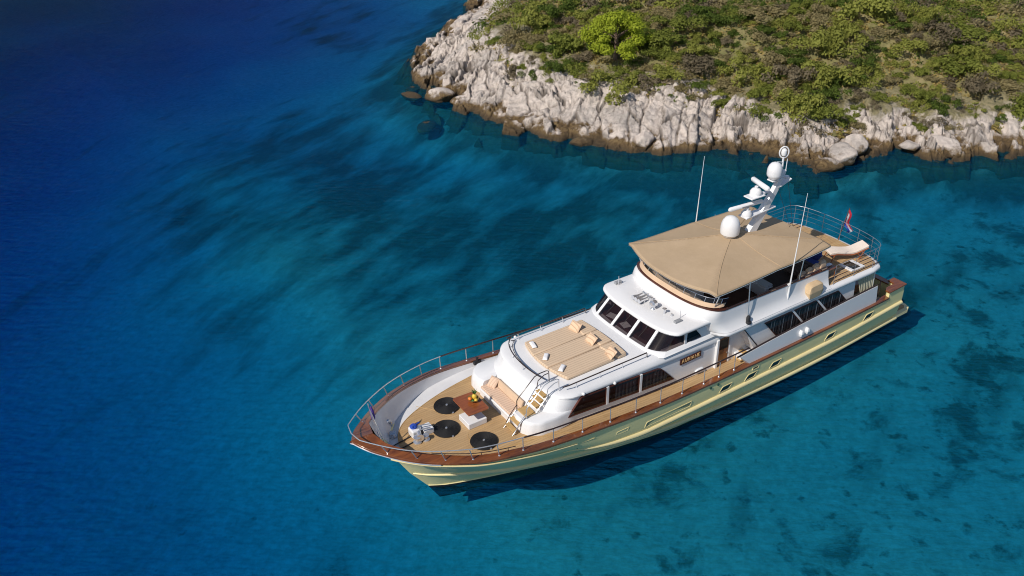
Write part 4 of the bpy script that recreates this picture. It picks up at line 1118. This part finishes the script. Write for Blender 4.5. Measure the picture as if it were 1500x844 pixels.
def rock(x, y):
    s0 = coast(x, y)
    wx = x+(fbm(x*.3, y*.3, 3, 40)-.5)*2.2+(fbm(x*.11, y*.11, 2, 44)-.5)*4; wy = y+(fbm(x*.3+9, y*.3+4, 3, 41)-.5)*2.2+(fbm(x*.11, y*.11, 2, 45)-.5)*4
    u = wx*CN[0]+wy*CN[1]; v = wx*CK[0]+wy*CK[1]
    h = hbase(s0, x, y)
    f1, f2, cu, cv, r1 = voro(u/1.45, v/4.2, 1); e1 = f2-f1
    g1, g2, du, dv, r2 = voro(u/.70+3, v/1.25, 2); e2 = g2-g1
    k1, k2, eu, ev, r3 = voro(u/.32+3, v/.52, 8); e3 = k2-k1
    amp = np.clip((s0+1.6)/2.0, 0, 1)*np.clip((8.5-3.0*rf(x, y)-s0)/3, 0, 1)*.85
    big = fbm(x*.12+3, y*.12, 3, 77)
    amp2 = np.clip((big-.33)*4, .25, 1.15)
    fr = lambda q, k: np.modf(q*k)[0]-.5
    h = h+amp*((r1-.5)*.50+cu*1.75*fr(r1, 17.3)*.42+cv*5.0*fr(r1, 41.7)*.16
               - .50*np.clip(1-e1/.06, 0, 1)
               + amp2*((r2-.5)*.26 - .32*np.clip(1-e2/.07, 0, 1)+du*.62*fr(r2, 23.1)*1.5+dv*1.7*fr(r2, 57.7)*.45)
               + amp2*((r3-.5)*.10+eu*.3*fr(r3, 31.3)*1.5+ev*.75*fr(r3, 67.1)*.7))
    st_ = np.modf(v/1.25+1.6*fbm(x*.35, y*.35, 3, 88)+.35*r1)[0]; h = h-amp*amp2*.34*(st_-.5)*np.clip(big*3-.6, 0, 1)
    st2 = np.modf(v/.55+2.2*fbm(x*.6, y*.6, 3, 89)+.6*r2)[0]; h = h-amp*amp2*.13*(st2-.5)
    h = h+amp*(fbm(x*3.2, y*3.2, 3, 50)-.5)*.17+amp*(fbm(x*.5, y*.5, 3, 51)-.5)*.5
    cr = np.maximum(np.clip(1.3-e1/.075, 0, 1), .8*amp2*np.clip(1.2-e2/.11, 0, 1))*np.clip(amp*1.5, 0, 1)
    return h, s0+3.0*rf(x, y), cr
def grid_mesh(name, xs, ys, hf, mask, mat, attrs=()):
    X, Y = np.meshgrid(xs, ys, indexing='ij'); out = hf(X, Y); H = out[0]
    mk = mask(X, Y, out); nx, ny = X.shape
    idx = np.arange(nx*ny).reshape(nx, ny)
    q = np.stack([idx[:-1, :-1], idx[1:, :-1], idx[1:, 1:], idx[:-1, 1:]], -1)[(mk[:-1, :-1] & mk[1:, :-1] & mk[1:, 1:] & mk[:-1, 1:])]
    used = np.unique(q); remap = np.full(nx*ny, -1); remap[used] = np.arange(len(used))
    V = np.stack([X.ravel(), Y.ravel(), H.ravel()], 1)[used]; q = remap[q]
    me = bpy.data.meshes.new(name); me.vertices.add(len(V)); me.vertices.foreach_set("co", V.astype(np.float32).ravel())
    me.loops.add(q.size); me.loops.foreach_set("vertex_index", q.astype(np.int32).ravel())
    me.polygons.add(len(q)); me.polygons.foreach_set("loop_start", np.arange(0, q.size, 4, dtype=np.int32))
    try: me.polygons.foreach_set("loop_total", np.full(len(q), 4, dtype=np.int32))
    except Exception: pass
    me.update(calc_edges=True); me.validate()
    for k, (nm, _) in enumerate(attrs):
        a = me.attributes.new(nm, 'FLOAT', 'POINT'); a.data.foreach_set("value", out[k+1].ravel()[used].astype(np.float32))
    me.materials.append(mat)
    if name != 'rocky_shore': me.shade_smooth()
    o = bpy.data.objects.new(name, me); COL.objects.link(o); return o

# --- materials of the land
def mk_rock():
    t = NT('coastal_limestone'); p = t.pos()
    sx = t.add("ShaderNodeSeparateXYZ"); t.link(p, sx.inputs[0]); z = sx.outputs[2]
    n1 = t.noise(p, .8, 6, .6); n2 = t.noise(p, 3.5, 6, .65); n3 = t.noise(p, .28, 4)
    pale = t.ramp(n2, [(.25, (.52, .44, .385)), (.6, (.72, .63, .56))])
    grey = t.ramp(n2, [(.3, (.22, .20, .18)), (.7, (.42, .38, .35))])
    c = t.mix(t.ramp(n3, [(.50, 0), (.70, .75)]), pale, grey)
    c = t.mix(t.ramp(n1, [(.5, 0), (.72, .5)]), c, grey)
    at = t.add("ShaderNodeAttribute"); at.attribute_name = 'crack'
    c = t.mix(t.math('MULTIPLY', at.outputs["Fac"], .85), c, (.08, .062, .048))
    zz = t.math('SUBTRACT', z, t.math('MULTIPLY', t.math('SUBTRACT', n1, .5), 2.4))
    ochre = t.ramp(n2, [(.3, (.055, .034, .016)), (.5, (.15, .095, .04)), (.72, (.27, .19, .085))])
    c = t.mix(t.ramp(t.math('MULTIPLY', zz, .5), [(.26, 1), (.42, 0)]), c, ochre)
    dark = t.ramp(n2, [(.3, (.025, .02, .014)), (.7, (.10, .065, .03))])
    zd = t.math('SUBTRACT', z, t.math('MULTIPLY', t.math('SUBTRACT', n2, .5), .8))
    c = t.mix(t.ramp(zd, [(.12, 1), (.42, 0)]), c, dark)
    # under water: weed covered
    c = t.mix(t.ramp(t.math('ADD', z, t.math('MULTIPLY', n1, .9)), [(.0, 1), (.25, 0)]), c, (.11, .095, .045))
    as_ = t.add("ShaderNodeAttribute"); as_.attribute_name = 's0'
    sv_ = t.math('ADD', as_.outputs["Fac"], t.math('MULTIPLY', t.math('SUBTRACT', n1, .5), 5.0))
    c = t.mix(t.ramp(t.math('MULTIPLY', sv_, .1), [(.66, 0), (.78, .9)]), c, t.ramp(n2, [(.3, (.13, .125, .045)), (.7, (.29, .24, .11))]))
    t.base(c); t.set(Roughness=.85)
    b = t.math('ADD', n2, t.math('MULTIPLY', t.noise(p, 14, 4), .4)); t.bump(b, 1.0, .16); return t.m
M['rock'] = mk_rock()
def mk_ground():
    t = NT('dry_hill_ground'); p = t.pos(); n = t.noise(p, .5, 6, .6); n2 = t.noise(p, 3.5, 5, .65); n3 = t.noise(p, .9, 5, .6)
    c = t.ramp(n, [(.3, (.12, .13, .042)), (.5, (.22, .20, .078)), (.7, (.33, .27, .13))])
    c = t.mix(t.ramp(n2, [(.4, 0), (.7, .6)]), c, (.13, .10, .045))
    c = t.mix(t.ramp(n3, [(.72, 0), (.78, .8)]), c, (.42, .37, .33))
    t.base(c); t.set(Roughness=.95); t.bump(n2, .8, .15); return t.m
M['ground'] = mk_ground()
STREAK = math.atan2(.42, .907)
def mk_bed():
    t = NT('sandy_seabed'); p = t.pos()
    at = t.add("ShaderNodeAttribute"); at.attribute_name = 'weed'
    sp = t.add("ShaderNodeAttribute"); sp.attribute_name = 'spots'
    rot = t.add("ShaderNodeVectorRotate"); rot.rotation_type = 'Z_AXIS'; rot.inputs["Angle"].default_value = -STREAK; t.link(p, rot.inputs["Vector"])
    mp = t.add("ShaderNodeMapping"); mp.inputs["Scale"].default_value = (.42, 1, 1); t.link(rot.outputs[0], mp.inputs[0])
    s1 = t.noise(mp.outputs[0], .36, 6, .6, .2)
    blot = t.noise(p, .36, 7, .66, .3); fine = t.noise(p, 2.3, 6, .72)
    sand = t.ramp(fine, [(.25, (.44, .42, .33)), (.5, (.66, .63, .50)), (.75, (.88, .84, .70))])
    weedc = t.ramp(fine, [(.35, (.035, .05, .028)), (.7, (.10, .12, .06))])
    w = t.math('ADD', s1, t.math('MULTIPLY', t.math('SUBTRACT', fine, .5), .22))
    w = t.math('ADD', w, t.math('MULTIPLY', t.math('SUBTRACT', at.outputs["Fac"], .5), .42))
    wf = t.ramp(w, [(.41, 0), (.65, .85)])
    c = t.mix(wf, sand, weedc)
    b = t.math('ADD', blot, t.math('MULTIPLY', t.math('SUBTRACT', sp.outputs["Fac"], .5), .3))
    b = t.math('ADD', b, t.math('MULTIPLY', t.math('SUBTRACT', fine, .5), .20))
    bf = t.ramp(b, [(.63, 0), (.73, .72)])
    c = t.mix(bf, c, weedc)
    sm = t.noise(p, 1.15, 5, .6); smf = t.ramp(t.math('ADD', sm, t.math('MULTIPLY', t.math('SUBTRACT', sp.outputs["Fac"], .5), .16)), [(.64, 0), (.74, .75)])
    c = t.mix(smf, c, weedc)
    t.base(c); t.set(Roughness=.95); return t.m
M['bed'] = mk_bed()
def mk_sea():
    t = NT('clear_sea_water'); t.n.remove(t.b); p = t.pos()
    tr = t.add("ShaderNodeBsdfTransparent"); tr.inputs[0].default_value = (.45, .95, .985, 1)
    df = t.add("ShaderNodeBsdfDiffuse"); df.inputs[0].default_value = (.0, .058, .15, 1)
    gl = t.add("ShaderNodeBsdfGlossy"); gl.inputs["Roughness"].default_value = .12; gl.inputs[0].default_value = (1, 1, 1, 1)
    rot = t.add("ShaderNodeVectorRotate"); rot.rotation_type = 'Z_AXIS'; rot.inputs["Angle"].default_value = .57; t.link(p, rot.inputs["Vector"])
    mp = t.add("ShaderNodeMapping"); mp.inputs["Scale"].default_value = (.30, 1, 1); t.link(rot.outputs[0], mp.inputs[0])
    r1 = t.noise(mp.outputs[0], 2.6, 5, .6, .6); r2 = t.noise(p, .12, 3)
    bp = t.add("ShaderNodeBump"); bp.inputs["Strength"].default_value = .5; bp.inputs["Distance"].default_value = .2
    t.link(t.math('MULTIPLY', r1, t.ramp(r2, [(.3, .5), (.7, 1.0)])), bp.inputs["Height"])
    t.link(bp.outputs[0], gl.inputs["Normal"])
    b2 = t.add("ShaderNodeBump"); b2.inputs["Strength"].default_value = 1.0; b2.inputs["Distance"].default_value = 1.6
    t.link(t.math('MULTIPLY', t.noise(mp.outputs[0], 3.2, 4, .55, .3), t.ramp(t.noise(p, .05, 3), [(.35, .25), (.65, 1.0)])), b2.inputs["Height"]); t.link(b2.outputs[0], df.inputs["Normal"])
    m1 = t.add("ShaderNodeMixShader"); m1.inputs[0].default_value = .34
    t.link(tr.outputs[0], m1.inputs[1]); t.link(df.outputs[0], m1.inputs[2])
    fr = t.add("ShaderNodeFresnel"); fr.inputs[0].default_value = 1.33; t.link(bp.outputs[0], fr.inputs["Normal"])
    m2 = t.add("ShaderNodeMixShader"); t.link(t.math('MULTIPLY', fr.outputs[0], .085), m2.inputs[0]); t.link(m1.outputs[0], m2.inputs[1]); t.link(gl.outputs[0], m2.inputs[2])
    t.link(m2.outputs[0], t.out.inputs["Surface"])
    va = t.add("ShaderNodeVolumeAbsorption"); va.inputs[0].default_value = (.0, .70, .915, 1); va.inputs["Density"].default_value = .52
    t.link(va.outputs[0], t.out.inputs["Volume"]); return t.m
M['sea'] = mk_sea()

# --- sea bed, sea
def bed(X, Y):
    sd = sdist(X, Y)
    near = np.interp(sd, [-60, -25, -12, -6, -2.5, -.8, 0, 3, 20], [-6, -3.0, -2.3, -1.8, -1.3, -.85, -.9, -1.5, -3])
    open_ = -(1.5+.19*np.clip(6-X, 0, 200)+.06*np.clip(Y-26, 0, 300)*np.clip((45-X)/30, 0, 1))
    z = np.maximum(np.minimum(open_, 0), -40)
    k = np.clip((sd+32)/26, 0, 1); z = z*(1-k)+np.maximum(near, z)*k
    z = z+(fbm(X*.12, Y*.12, 4, 9)-.5)*.7
    # weed: band along the shore and amidships, sand on the right hand side
    weed = np.clip(.10+.66*np.exp(-((sd+14)/13)**2)*np.clip((48-X)/22, 0.25, 1), 0, 1.0)*(1-np.clip((Y-44)/14, 0, 1)*np.clip((30-X)/6, 0, 1))
    weed = np.maximum(weed, np.clip((sd+8)/5, 0, 1)*.85)
    weed = weed-.22*np.clip((X-14)/14, 0, 1)*np.clip((8-Y)/14, 0, 1)
    spots = np.clip(.44+.38*np.clip((X+6)/14, 0, 1)*np.clip((6-Y)/14, 0, 1)+.25*np.exp(-((X-40)**2+(Y-2)**2)/300)-.55*np.clip((Y-8)/20, 0, 1), 0, 1)
    return z, weed, spots
def cluster(lo, hi, a, b, c, d, n1, n2, n3):
    return np.concatenate([np.linspace(lo, a, n1, endpoint=False), np.linspace(a, b, n2, endpoint=False), np.linspace(b, hi, n3)])
gx = np.concatenate([np.linspace(-900, -60, 25, endpoint=False), np.linspace(-60, 110, 260, endpoint=False), np.linspace(110, 900, 25)])
gy = np.concatenate([np.linspace(-700, -50, 20, endpoint=False), np.linspace(-50, 130, 270, endpoint=False), np.linspace(130, 1100, 28)])
bedo = grid_mesh("seabed", gx, gy, bed, lambda X, Y, o: np.ones(X.shape, bool), M['bed'], (("weed", 1), ("spots", 2))); tag(bedo, kind='structure')
m = MB(); m.box((0, 200, -25.0), (1780, 1780, 50.0)); sea = m.build("sea_water", M['sea'], None, 0); tag(sea, kind='structure')

# --- rocky shore and hillside
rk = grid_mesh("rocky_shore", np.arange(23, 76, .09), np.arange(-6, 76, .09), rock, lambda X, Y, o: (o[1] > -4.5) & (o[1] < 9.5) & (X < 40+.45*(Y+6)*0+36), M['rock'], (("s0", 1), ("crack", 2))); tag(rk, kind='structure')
def hill(X, Y):
    s = sdist(X, Y); h = hbase(s, X, Y)-.35*np.clip((10-s-3*rf(X, Y))/4, 0, 1)+(fbm(X*.25, Y*.25, 4, 60)-.5)*1.2*np.clip((s-6)/4, 0, 1); return h, s
hl = grid_mesh("hillside", np.arange(26, 194, .8), np.arange(-16, 152, .8), hill, lambda X, Y, o: o[1]+2.2*rf(X, Y) > 4.2, M['ground'], ()); tag(hl, kind='structure')
def gz(x, y): return float(hill(np.array([x]), np.array([y]))[0][0])

# --- boulders at the waterline
def boulder(x, y, z, r, sc, seed, label, group=None):
    bm = bmesh.new(); bmesh.ops.create_icosphere(bm, subdivisions=4, radius=1)
    rr = np.random.default_rng(seed); pl = [(Vector(rr.normal(size=3)).normalized(), rr.uniform(.55, .9)) for _ in range(11)]
    for v in bm.verts:
        d = v.co.normalized(); k = 1.0
        for n, o in pl:
            c = d.dot(n)
            if c > .05: k = min(k, o/c)
        nz = float(fbm(np.array([d.x*3+seed]), np.array([d.y*3+d.z*2]), 4, seed)[0])-.5
        v.co = Vector((d.x*sc[0], d.y*sc[1], d.z*sc[2]))*r*(k+.16*nz)
    me = bpy.data.meshes.new("boulder"); bm.to_mesh(me); bm.free(); me.materials.append(M['rock']); me.shade_smooth()
    o = bpy.data.objects.new("boulder", me); COL.objects.link(o); o.location = (x, y, z); o.rotation_euler = (0, 0, rr.uniform(0, 6.28)); tag(o, label, "boulder", group); return o
BG = "boulders along the waterline"
boulder(49.7, 9.05, .55, 1.25, (1.15, .8, .62), 3, "big pale flat topped boulder at the waterline on the right", BG)
boulder(47.9, 10.6, .55, .7, (1.2, .8, .6), 4, "smaller pale slab just left of the big flat topped boulder", BG)
boulder(24.9, 43.1, -.22, 1.0, (1.3, .8, .45), 5, "low grey rock awash off the headland tip, the larger of two", BG)
boulder(26.0, 45.0, -.25, .7, (1.2, .9, .5), 6, "small grey rock awash off the headland tip", BG)
boulder(22.9, 36.8, -.42, 1.0, (1.5, .8, .45), 7, "rock just under the surface, standing alone off the headland", BG)
boulder(26.3, 40.6, .2, 1.15, (1.2, 1.0, .7), 8, "dark brown boulder under the headland at the left end of the shore", BG)
boulder(27.1, 38.2, .15, 1.0, (1.1, .9, .7), 9, "rounded dark boulder right of the brown one below the headland", BG)
boulder(30.0, 25.7, -.05, .8, (1.2, 1, .6), 10, "weedy boulder at the foot of the cliff left of the cube rock", BG)
boulder(33.0, 22.1, .5, .85, (.9, .8, 1.0), 12, "upright cube shaped brown rock at the foot of the slabs", BG)
boulder(42.6, 12.2, .6, 1.1, (1.2, .9, .7), 14, "pale rounded boulder right of the mast top", BG)
boulder(44.3, 12.6, .8, .95, (1.0, .9, .8), 15, "grey boulder in the pile left of the smooth pale slab", BG)
boulder(41.0, 12.2, .3, 1.0, (1.3, .9, .6), 16, "brown ledge rock at the waterline behind the mast top", BG)

# --- plants
def leafcol(name, c0, c1, trans=.42):
    t = NT(name); oi = t.add("ShaderNodeObjectInfo"); p = t.pos(); n = t.noise(p, 2.2, 4); n2 = t.noise(p, 9, 2)
    c = t.ramp(n, [(.3, c0), (.7, c1)])
    c = t.mix(t.math('MULTIPLY', oi.outputs["Random"], .4), c, tuple(x*.75 for x in c0))
    c = t.mix(t.ramp(n2, [(.5, 0), (.8, .35)]), c, tuple(min(1, x*1.5) for x in c1))
    t.base(c); t.set(Roughness=.75, Specular_IOR_Level=.15)
    tl = t.add("ShaderNodeBsdfTranslucent"); t.link(c, tl.inputs[0])
    mx = t.add("ShaderNodeMixShader"); mx.inputs[0].default_value = trans; t.link(t.b.outputs[0], mx.inputs[1]); t.link(tl.outputs[0], mx.inputs[2])
    t.link(mx.outputs[0], t.out.inputs[0])
    try: t.b.inputs["Subsurface Weight"].default_value = 0
    except Exception: pass
    return t.m
KINDS = {
 'dark':   (leafcol('dark_green_leaves', (0.060, 0.094, 0.018), (0.150, 0.207, 0.036)), "dark green rounded shrub on the hillside"),
 'mid':    (leafcol('mid_green_leaves', (0.143, 0.177, 0.031), (0.285, 0.310, 0.065)), "mid green leafy shrub on the hillside"),
 'yellow': (leafcol('yellow_green_leaves', (.205, .225, .042), (.39, .40, .095)), "yellow green shrub on the hillside"),
 'olive':  (leafcol('olive_grey_leaves', (0.225, 0.193, 0.091), (0.420, 0.352, 0.176)), "olive grey shrub on the hillside"),
 'brown':  (leafcol('dry_brown_twigs', (.14, .115, .072), (.29, .24, .155)), "dry brown twiggy shrub on the hillside"),
}
M['pine'] = leafcol('bright_pine_needles', (.29, .36, .025), (.54, .60, .07))
M['bark'] = simple('pine_bark', (.16, .11, .08), .9, .3, 4, bump=.4, bscale=12, src='geo')
M['drygrass'] = leafcol('dry_grass_scrub', (0.285, 0.228, 0.078), (0.570, 0.428, 0.163))
def leaves(pts, size, rs, up=.35):
    """leaf sized quads at the given points (x,y,z, outward normal)"""
    v, f = [], []
    for (p, nrm) in pts:
        n = np.array(nrm)+rs.normal(size=3)*.55+np.array([0, 0, up]); n /= np.linalg.norm(n)+1e-9
        a = np.cross(n, rs.normal(size=3)); a /= np.linalg.norm(a)+1e-9; b = np.cross(n, a)
        s = size*rs.uniform(.6, 1.35); l = s*rs.uniform(1.0, 1.7); k = len(v); p = np.array(p)
        v += [tuple(p-a*l*.5), tuple(p+b*s*.45), tuple(p+a*l*.5), tuple(p-b*s*.45)]; f.append((k, k+1, k+2, k+3))
    return v, f
def shrub_mesh(name, mat, seed, nl=520, lumps=9):
    rs = np.random.default_rng(seed); pts = []
    L = [(rs.normal(size=3)*np.array([.50, .50, .18])+np.array([0, 0, .42]), rs.uniform(.28, .52)) for _ in range(lumps)]
    for c, r in L:
        for _ in range(nl//lumps):
            d = rs.normal(size=3); d /= np.linalg.norm(d)
            if d[2] < -.25: d[2] = -d[2]
            rad = r*(rs.uniform(.55, 1.08)); pts.append((c+d*rad*np.array([1, 1, .85]), d))
    v, f = leaves(pts, .095, rs)
    me = bpy.data.meshes.new(name); me.from_pydata(v, [], f); me.materials.append(mat); me.update(); return me
protos = {k: [shrub_mesh("shrub", KINDS[k][0], 100+17*i+j, 1700 if k != 'brown' else 1300, 8+2*j) for j in range(3)] for i, k in enumerate(KINDS)}
stem = MB()
for k in range(5): a = k*1.26; stem.tube([(0, 0, -.15), (.14*math.cos(a), .14*math.sin(a), .2), (.32*math.cos(a), .32*math.sin(a), .55)], [.035, .025, .01], 5)
cp = Vector((-8.442, -24.084, 24.777))
def topix(p):
    d = Vector(p)-cp; z = d.dot(fw); return 750+1307.4*d.dot(r2)/z, 422-1307.4*d.dot(u2)/z
cands = []
rs = np.random.default_rng(5)
tries = 0
PINE = (37.8, 31.6)
# blue-noise style acceptance over a much denser pool
pool = np.stack([rs.uniform(28, 84, 16000), rs.uniform(-10, 68, 16000)], 1)
s_ = sdist(pool[:, 0], pool[:, 1])
edge = 5.9+(fbm(pool[:, 0]*.22, pool[:, 1]*.22, 3, 91)-.5)*4.2-3.1*np.clip((pool[:, 0]-38)/4, 0, 1)*np.clip((26-pool[:, 1])/6, 0, 1)
ok = s_ > edge
pool, s_, edge = pool[ok], s_[ok], edge[ok]
acc = []; rad = []
zz_ = hill(pool[:, 0], pool[:, 1])[0]
for (x, y), z in zip(pool, zz_):
    r = rs.choice([.6, .9, 1.25, 1.75], p=[.32, .34, .22, .12])
    if math.hypot(x-PINE[0], y-PINE[1]) < 1.8: continue
    z = float(z); px, py = topix((x, y, z+.6))
    if not (560 < px < 1620 and -60 < py < 300): continue
    if any((x-a)**2+(y-b)**2 < (.56*(r+q))**2 for (a, b, _), q in zip(acc, rad)): continue
    acc.append((x, y, z)); rad.append(r)
order = sorted(range(len(acc)), key=lambda i: (Vector(acc[i])-cp).length)
near_i = order[:300]; far_i = order[300:]
first = {}
def kind_at(x, y):
    a = fbm(np.array([x*.13]), np.array([y*.13]), 3, 21)[0]; b = rs.uniform()
    if a > .56: w = dict(dark=.45, mid=.30, yellow=.08, olive=.09, brown=.08)
    elif a > .45: w = dict(dark=.24, mid=.30, yellow=.18, olive=.15, brown=.13)
    else: w = dict(dark=.16, mid=.27, yellow=.22, olive=.20, brown=.15)
    return rs.choice(list(w), p=list(w.values()))
def shrub(x, y, z, r, k):
    me = protos[k][rs.integers(3)]
    o = bpy.data.objects.new("shrub", me); COL.objects.link(o); o.location = (x, y, z-.08)
    o.rotation_euler = (0, 0, rs.uniform(0, 6.28)); q = r*rs.uniform(.95, 1.2); o.scale = (q*rs.uniform(.85, 1.15), q*rs.uniform(.85, 1.15), q*rs.uniform(.65, 1.3))
    tag(o, KINDS[k][1], "shrub", {'dark': "dark green shrubs", 'mid': "mid green shrubs", 'yellow': "yellow green shrubs", 'olive': "olive grey shrubs", 'brown': "dry brown shrubs"}[k]+" covering the hillside"); return o
for i in near_i: shrub(*acc[i], rad[i], kind_at(acc[i][0], acc[i][1]))
# scrub between and beyond: one mass
v, f, mi = [], [], []
rs2 = np.random.default_rng(77)
def mass(cx, cy, cz, r, n, size, m):
    pts = []
    for _ in range(n):
        d = rs2.normal(size=3); d /= np.linalg.norm(d); d[2] = abs(d[2]); pts.append((np.array([cx, cy, cz])+d*r*rs2.uniform(.3, 1)*np.array([1, 1, .7]), d))
    a, b = leaves(pts, size, rs2); k = len(v); v.extend(a); f.extend([tuple(i+k for i in q) for q in b]); mi.extend([m]*len(b))
mats = [M['drygrass']]+[KINDS[k][0] for k in KINDS]
for i in far_i: mass(*acc[i], rad[i]*1.15, 260, .16, 1+rs2.integers(5))
pool2 = np.stack([rs2.uniform(28, 84, 16000), rs2.uniform(-10, 68, 16000)], 1); s2 = sdist(pool2[:, 0], pool2[:, 1])
e2 = 5.0+(fbm(pool2[:, 0]*.22, pool2[:, 1]*.22, 3, 91)-.5)*4.2-3.1*np.clip((pool2[:, 0]-38)/4, 0, 1)*np.clip((26-pool2[:, 1])/6, 0, 1)
cnt = 0
z2_ = hill(pool2[:, 0], pool2[:, 1])[0]
for (x, y), s, e, z in zip(pool2, s2, e2, z2_):
    if s < e or cnt > 8500: continue
    z = float(z); px, py = topix((x, y, z))
    if not (560 < px < 1600 and -40 < py < 300): continue
    cnt += 1; mass(x, y, z-.05, rs2.uniform(.25, .6), 20, .15, 0 if rs2.uniform() < .62 else 1+rs2.integers(5))
me = bpy.data.meshes.new("scrub_cover"); me.from_pydata(v, [], f)
for q in mats: me.materials.append(q)
me.polygons.foreach_set("material_index", np.array(mi, dtype=np.int32)); me.update()
sc_ = bpy.data.objects.new("scrub_cover", me); COL.objects.link(sc_); tag(sc_, "low dry grass and scrub filling the hillside between the shrubs", "scrub", kind='stuff')

# --- the pine
px_, py__ = PINE; pz_ = gz(*PINE)
PT = empty("pine_tree", (px_, py__, pz_), "bright yellow green pine standing out above the darker shrubs", "tree")
m = MB(); m.tube([(px_, py__, pz_-.3), (px_+.1, py__+.1, pz_+1.6), (px_+.05, py__, pz_+3.4)], [.22, .16, .06], 8)
rp = np.random.default_rng(3); cl = []
for k in range(46):
    a = rp.uniform(0, 6.28); hgt = rp.uniform(.0, 1)**.75; rr_ = (3.0*(1-hgt**1.6)**.6+.25)*rp.uniform(.35, 1.0)
    cl.append((px_+rr_*math.cos(a), py__+rr_*math.sin(a), pz_+.8+2.9*hgt, rp.uniform(.5, .9)))
for c in cl[:20]: m.tube([(px_, py__, max(pz_+.6, c[2]-1.0)), ((px_+c[0])/2, (py__+c[1])/2, c[2]-.45), c[:3]], [.07, .05, .02], 5)
m.build("trunk", M['bark'], PT)
pts = []
for cx, cy, cz, r in cl:
    for _ in range(330):
        d = rp.normal(size=3); d /= np.linalg.norm(d); pts.append((np.array([cx, cy, cz])+d*r*rp.uniform(.45, 1.05)*np.array([1, 1, .6]), d))
v2, f2 = leaves(pts, .125, rp, .5); mm = MB(); mm.v = v2; mm.f = f2; mm.build("crown", M['pine'], PT, 0, fix=False)
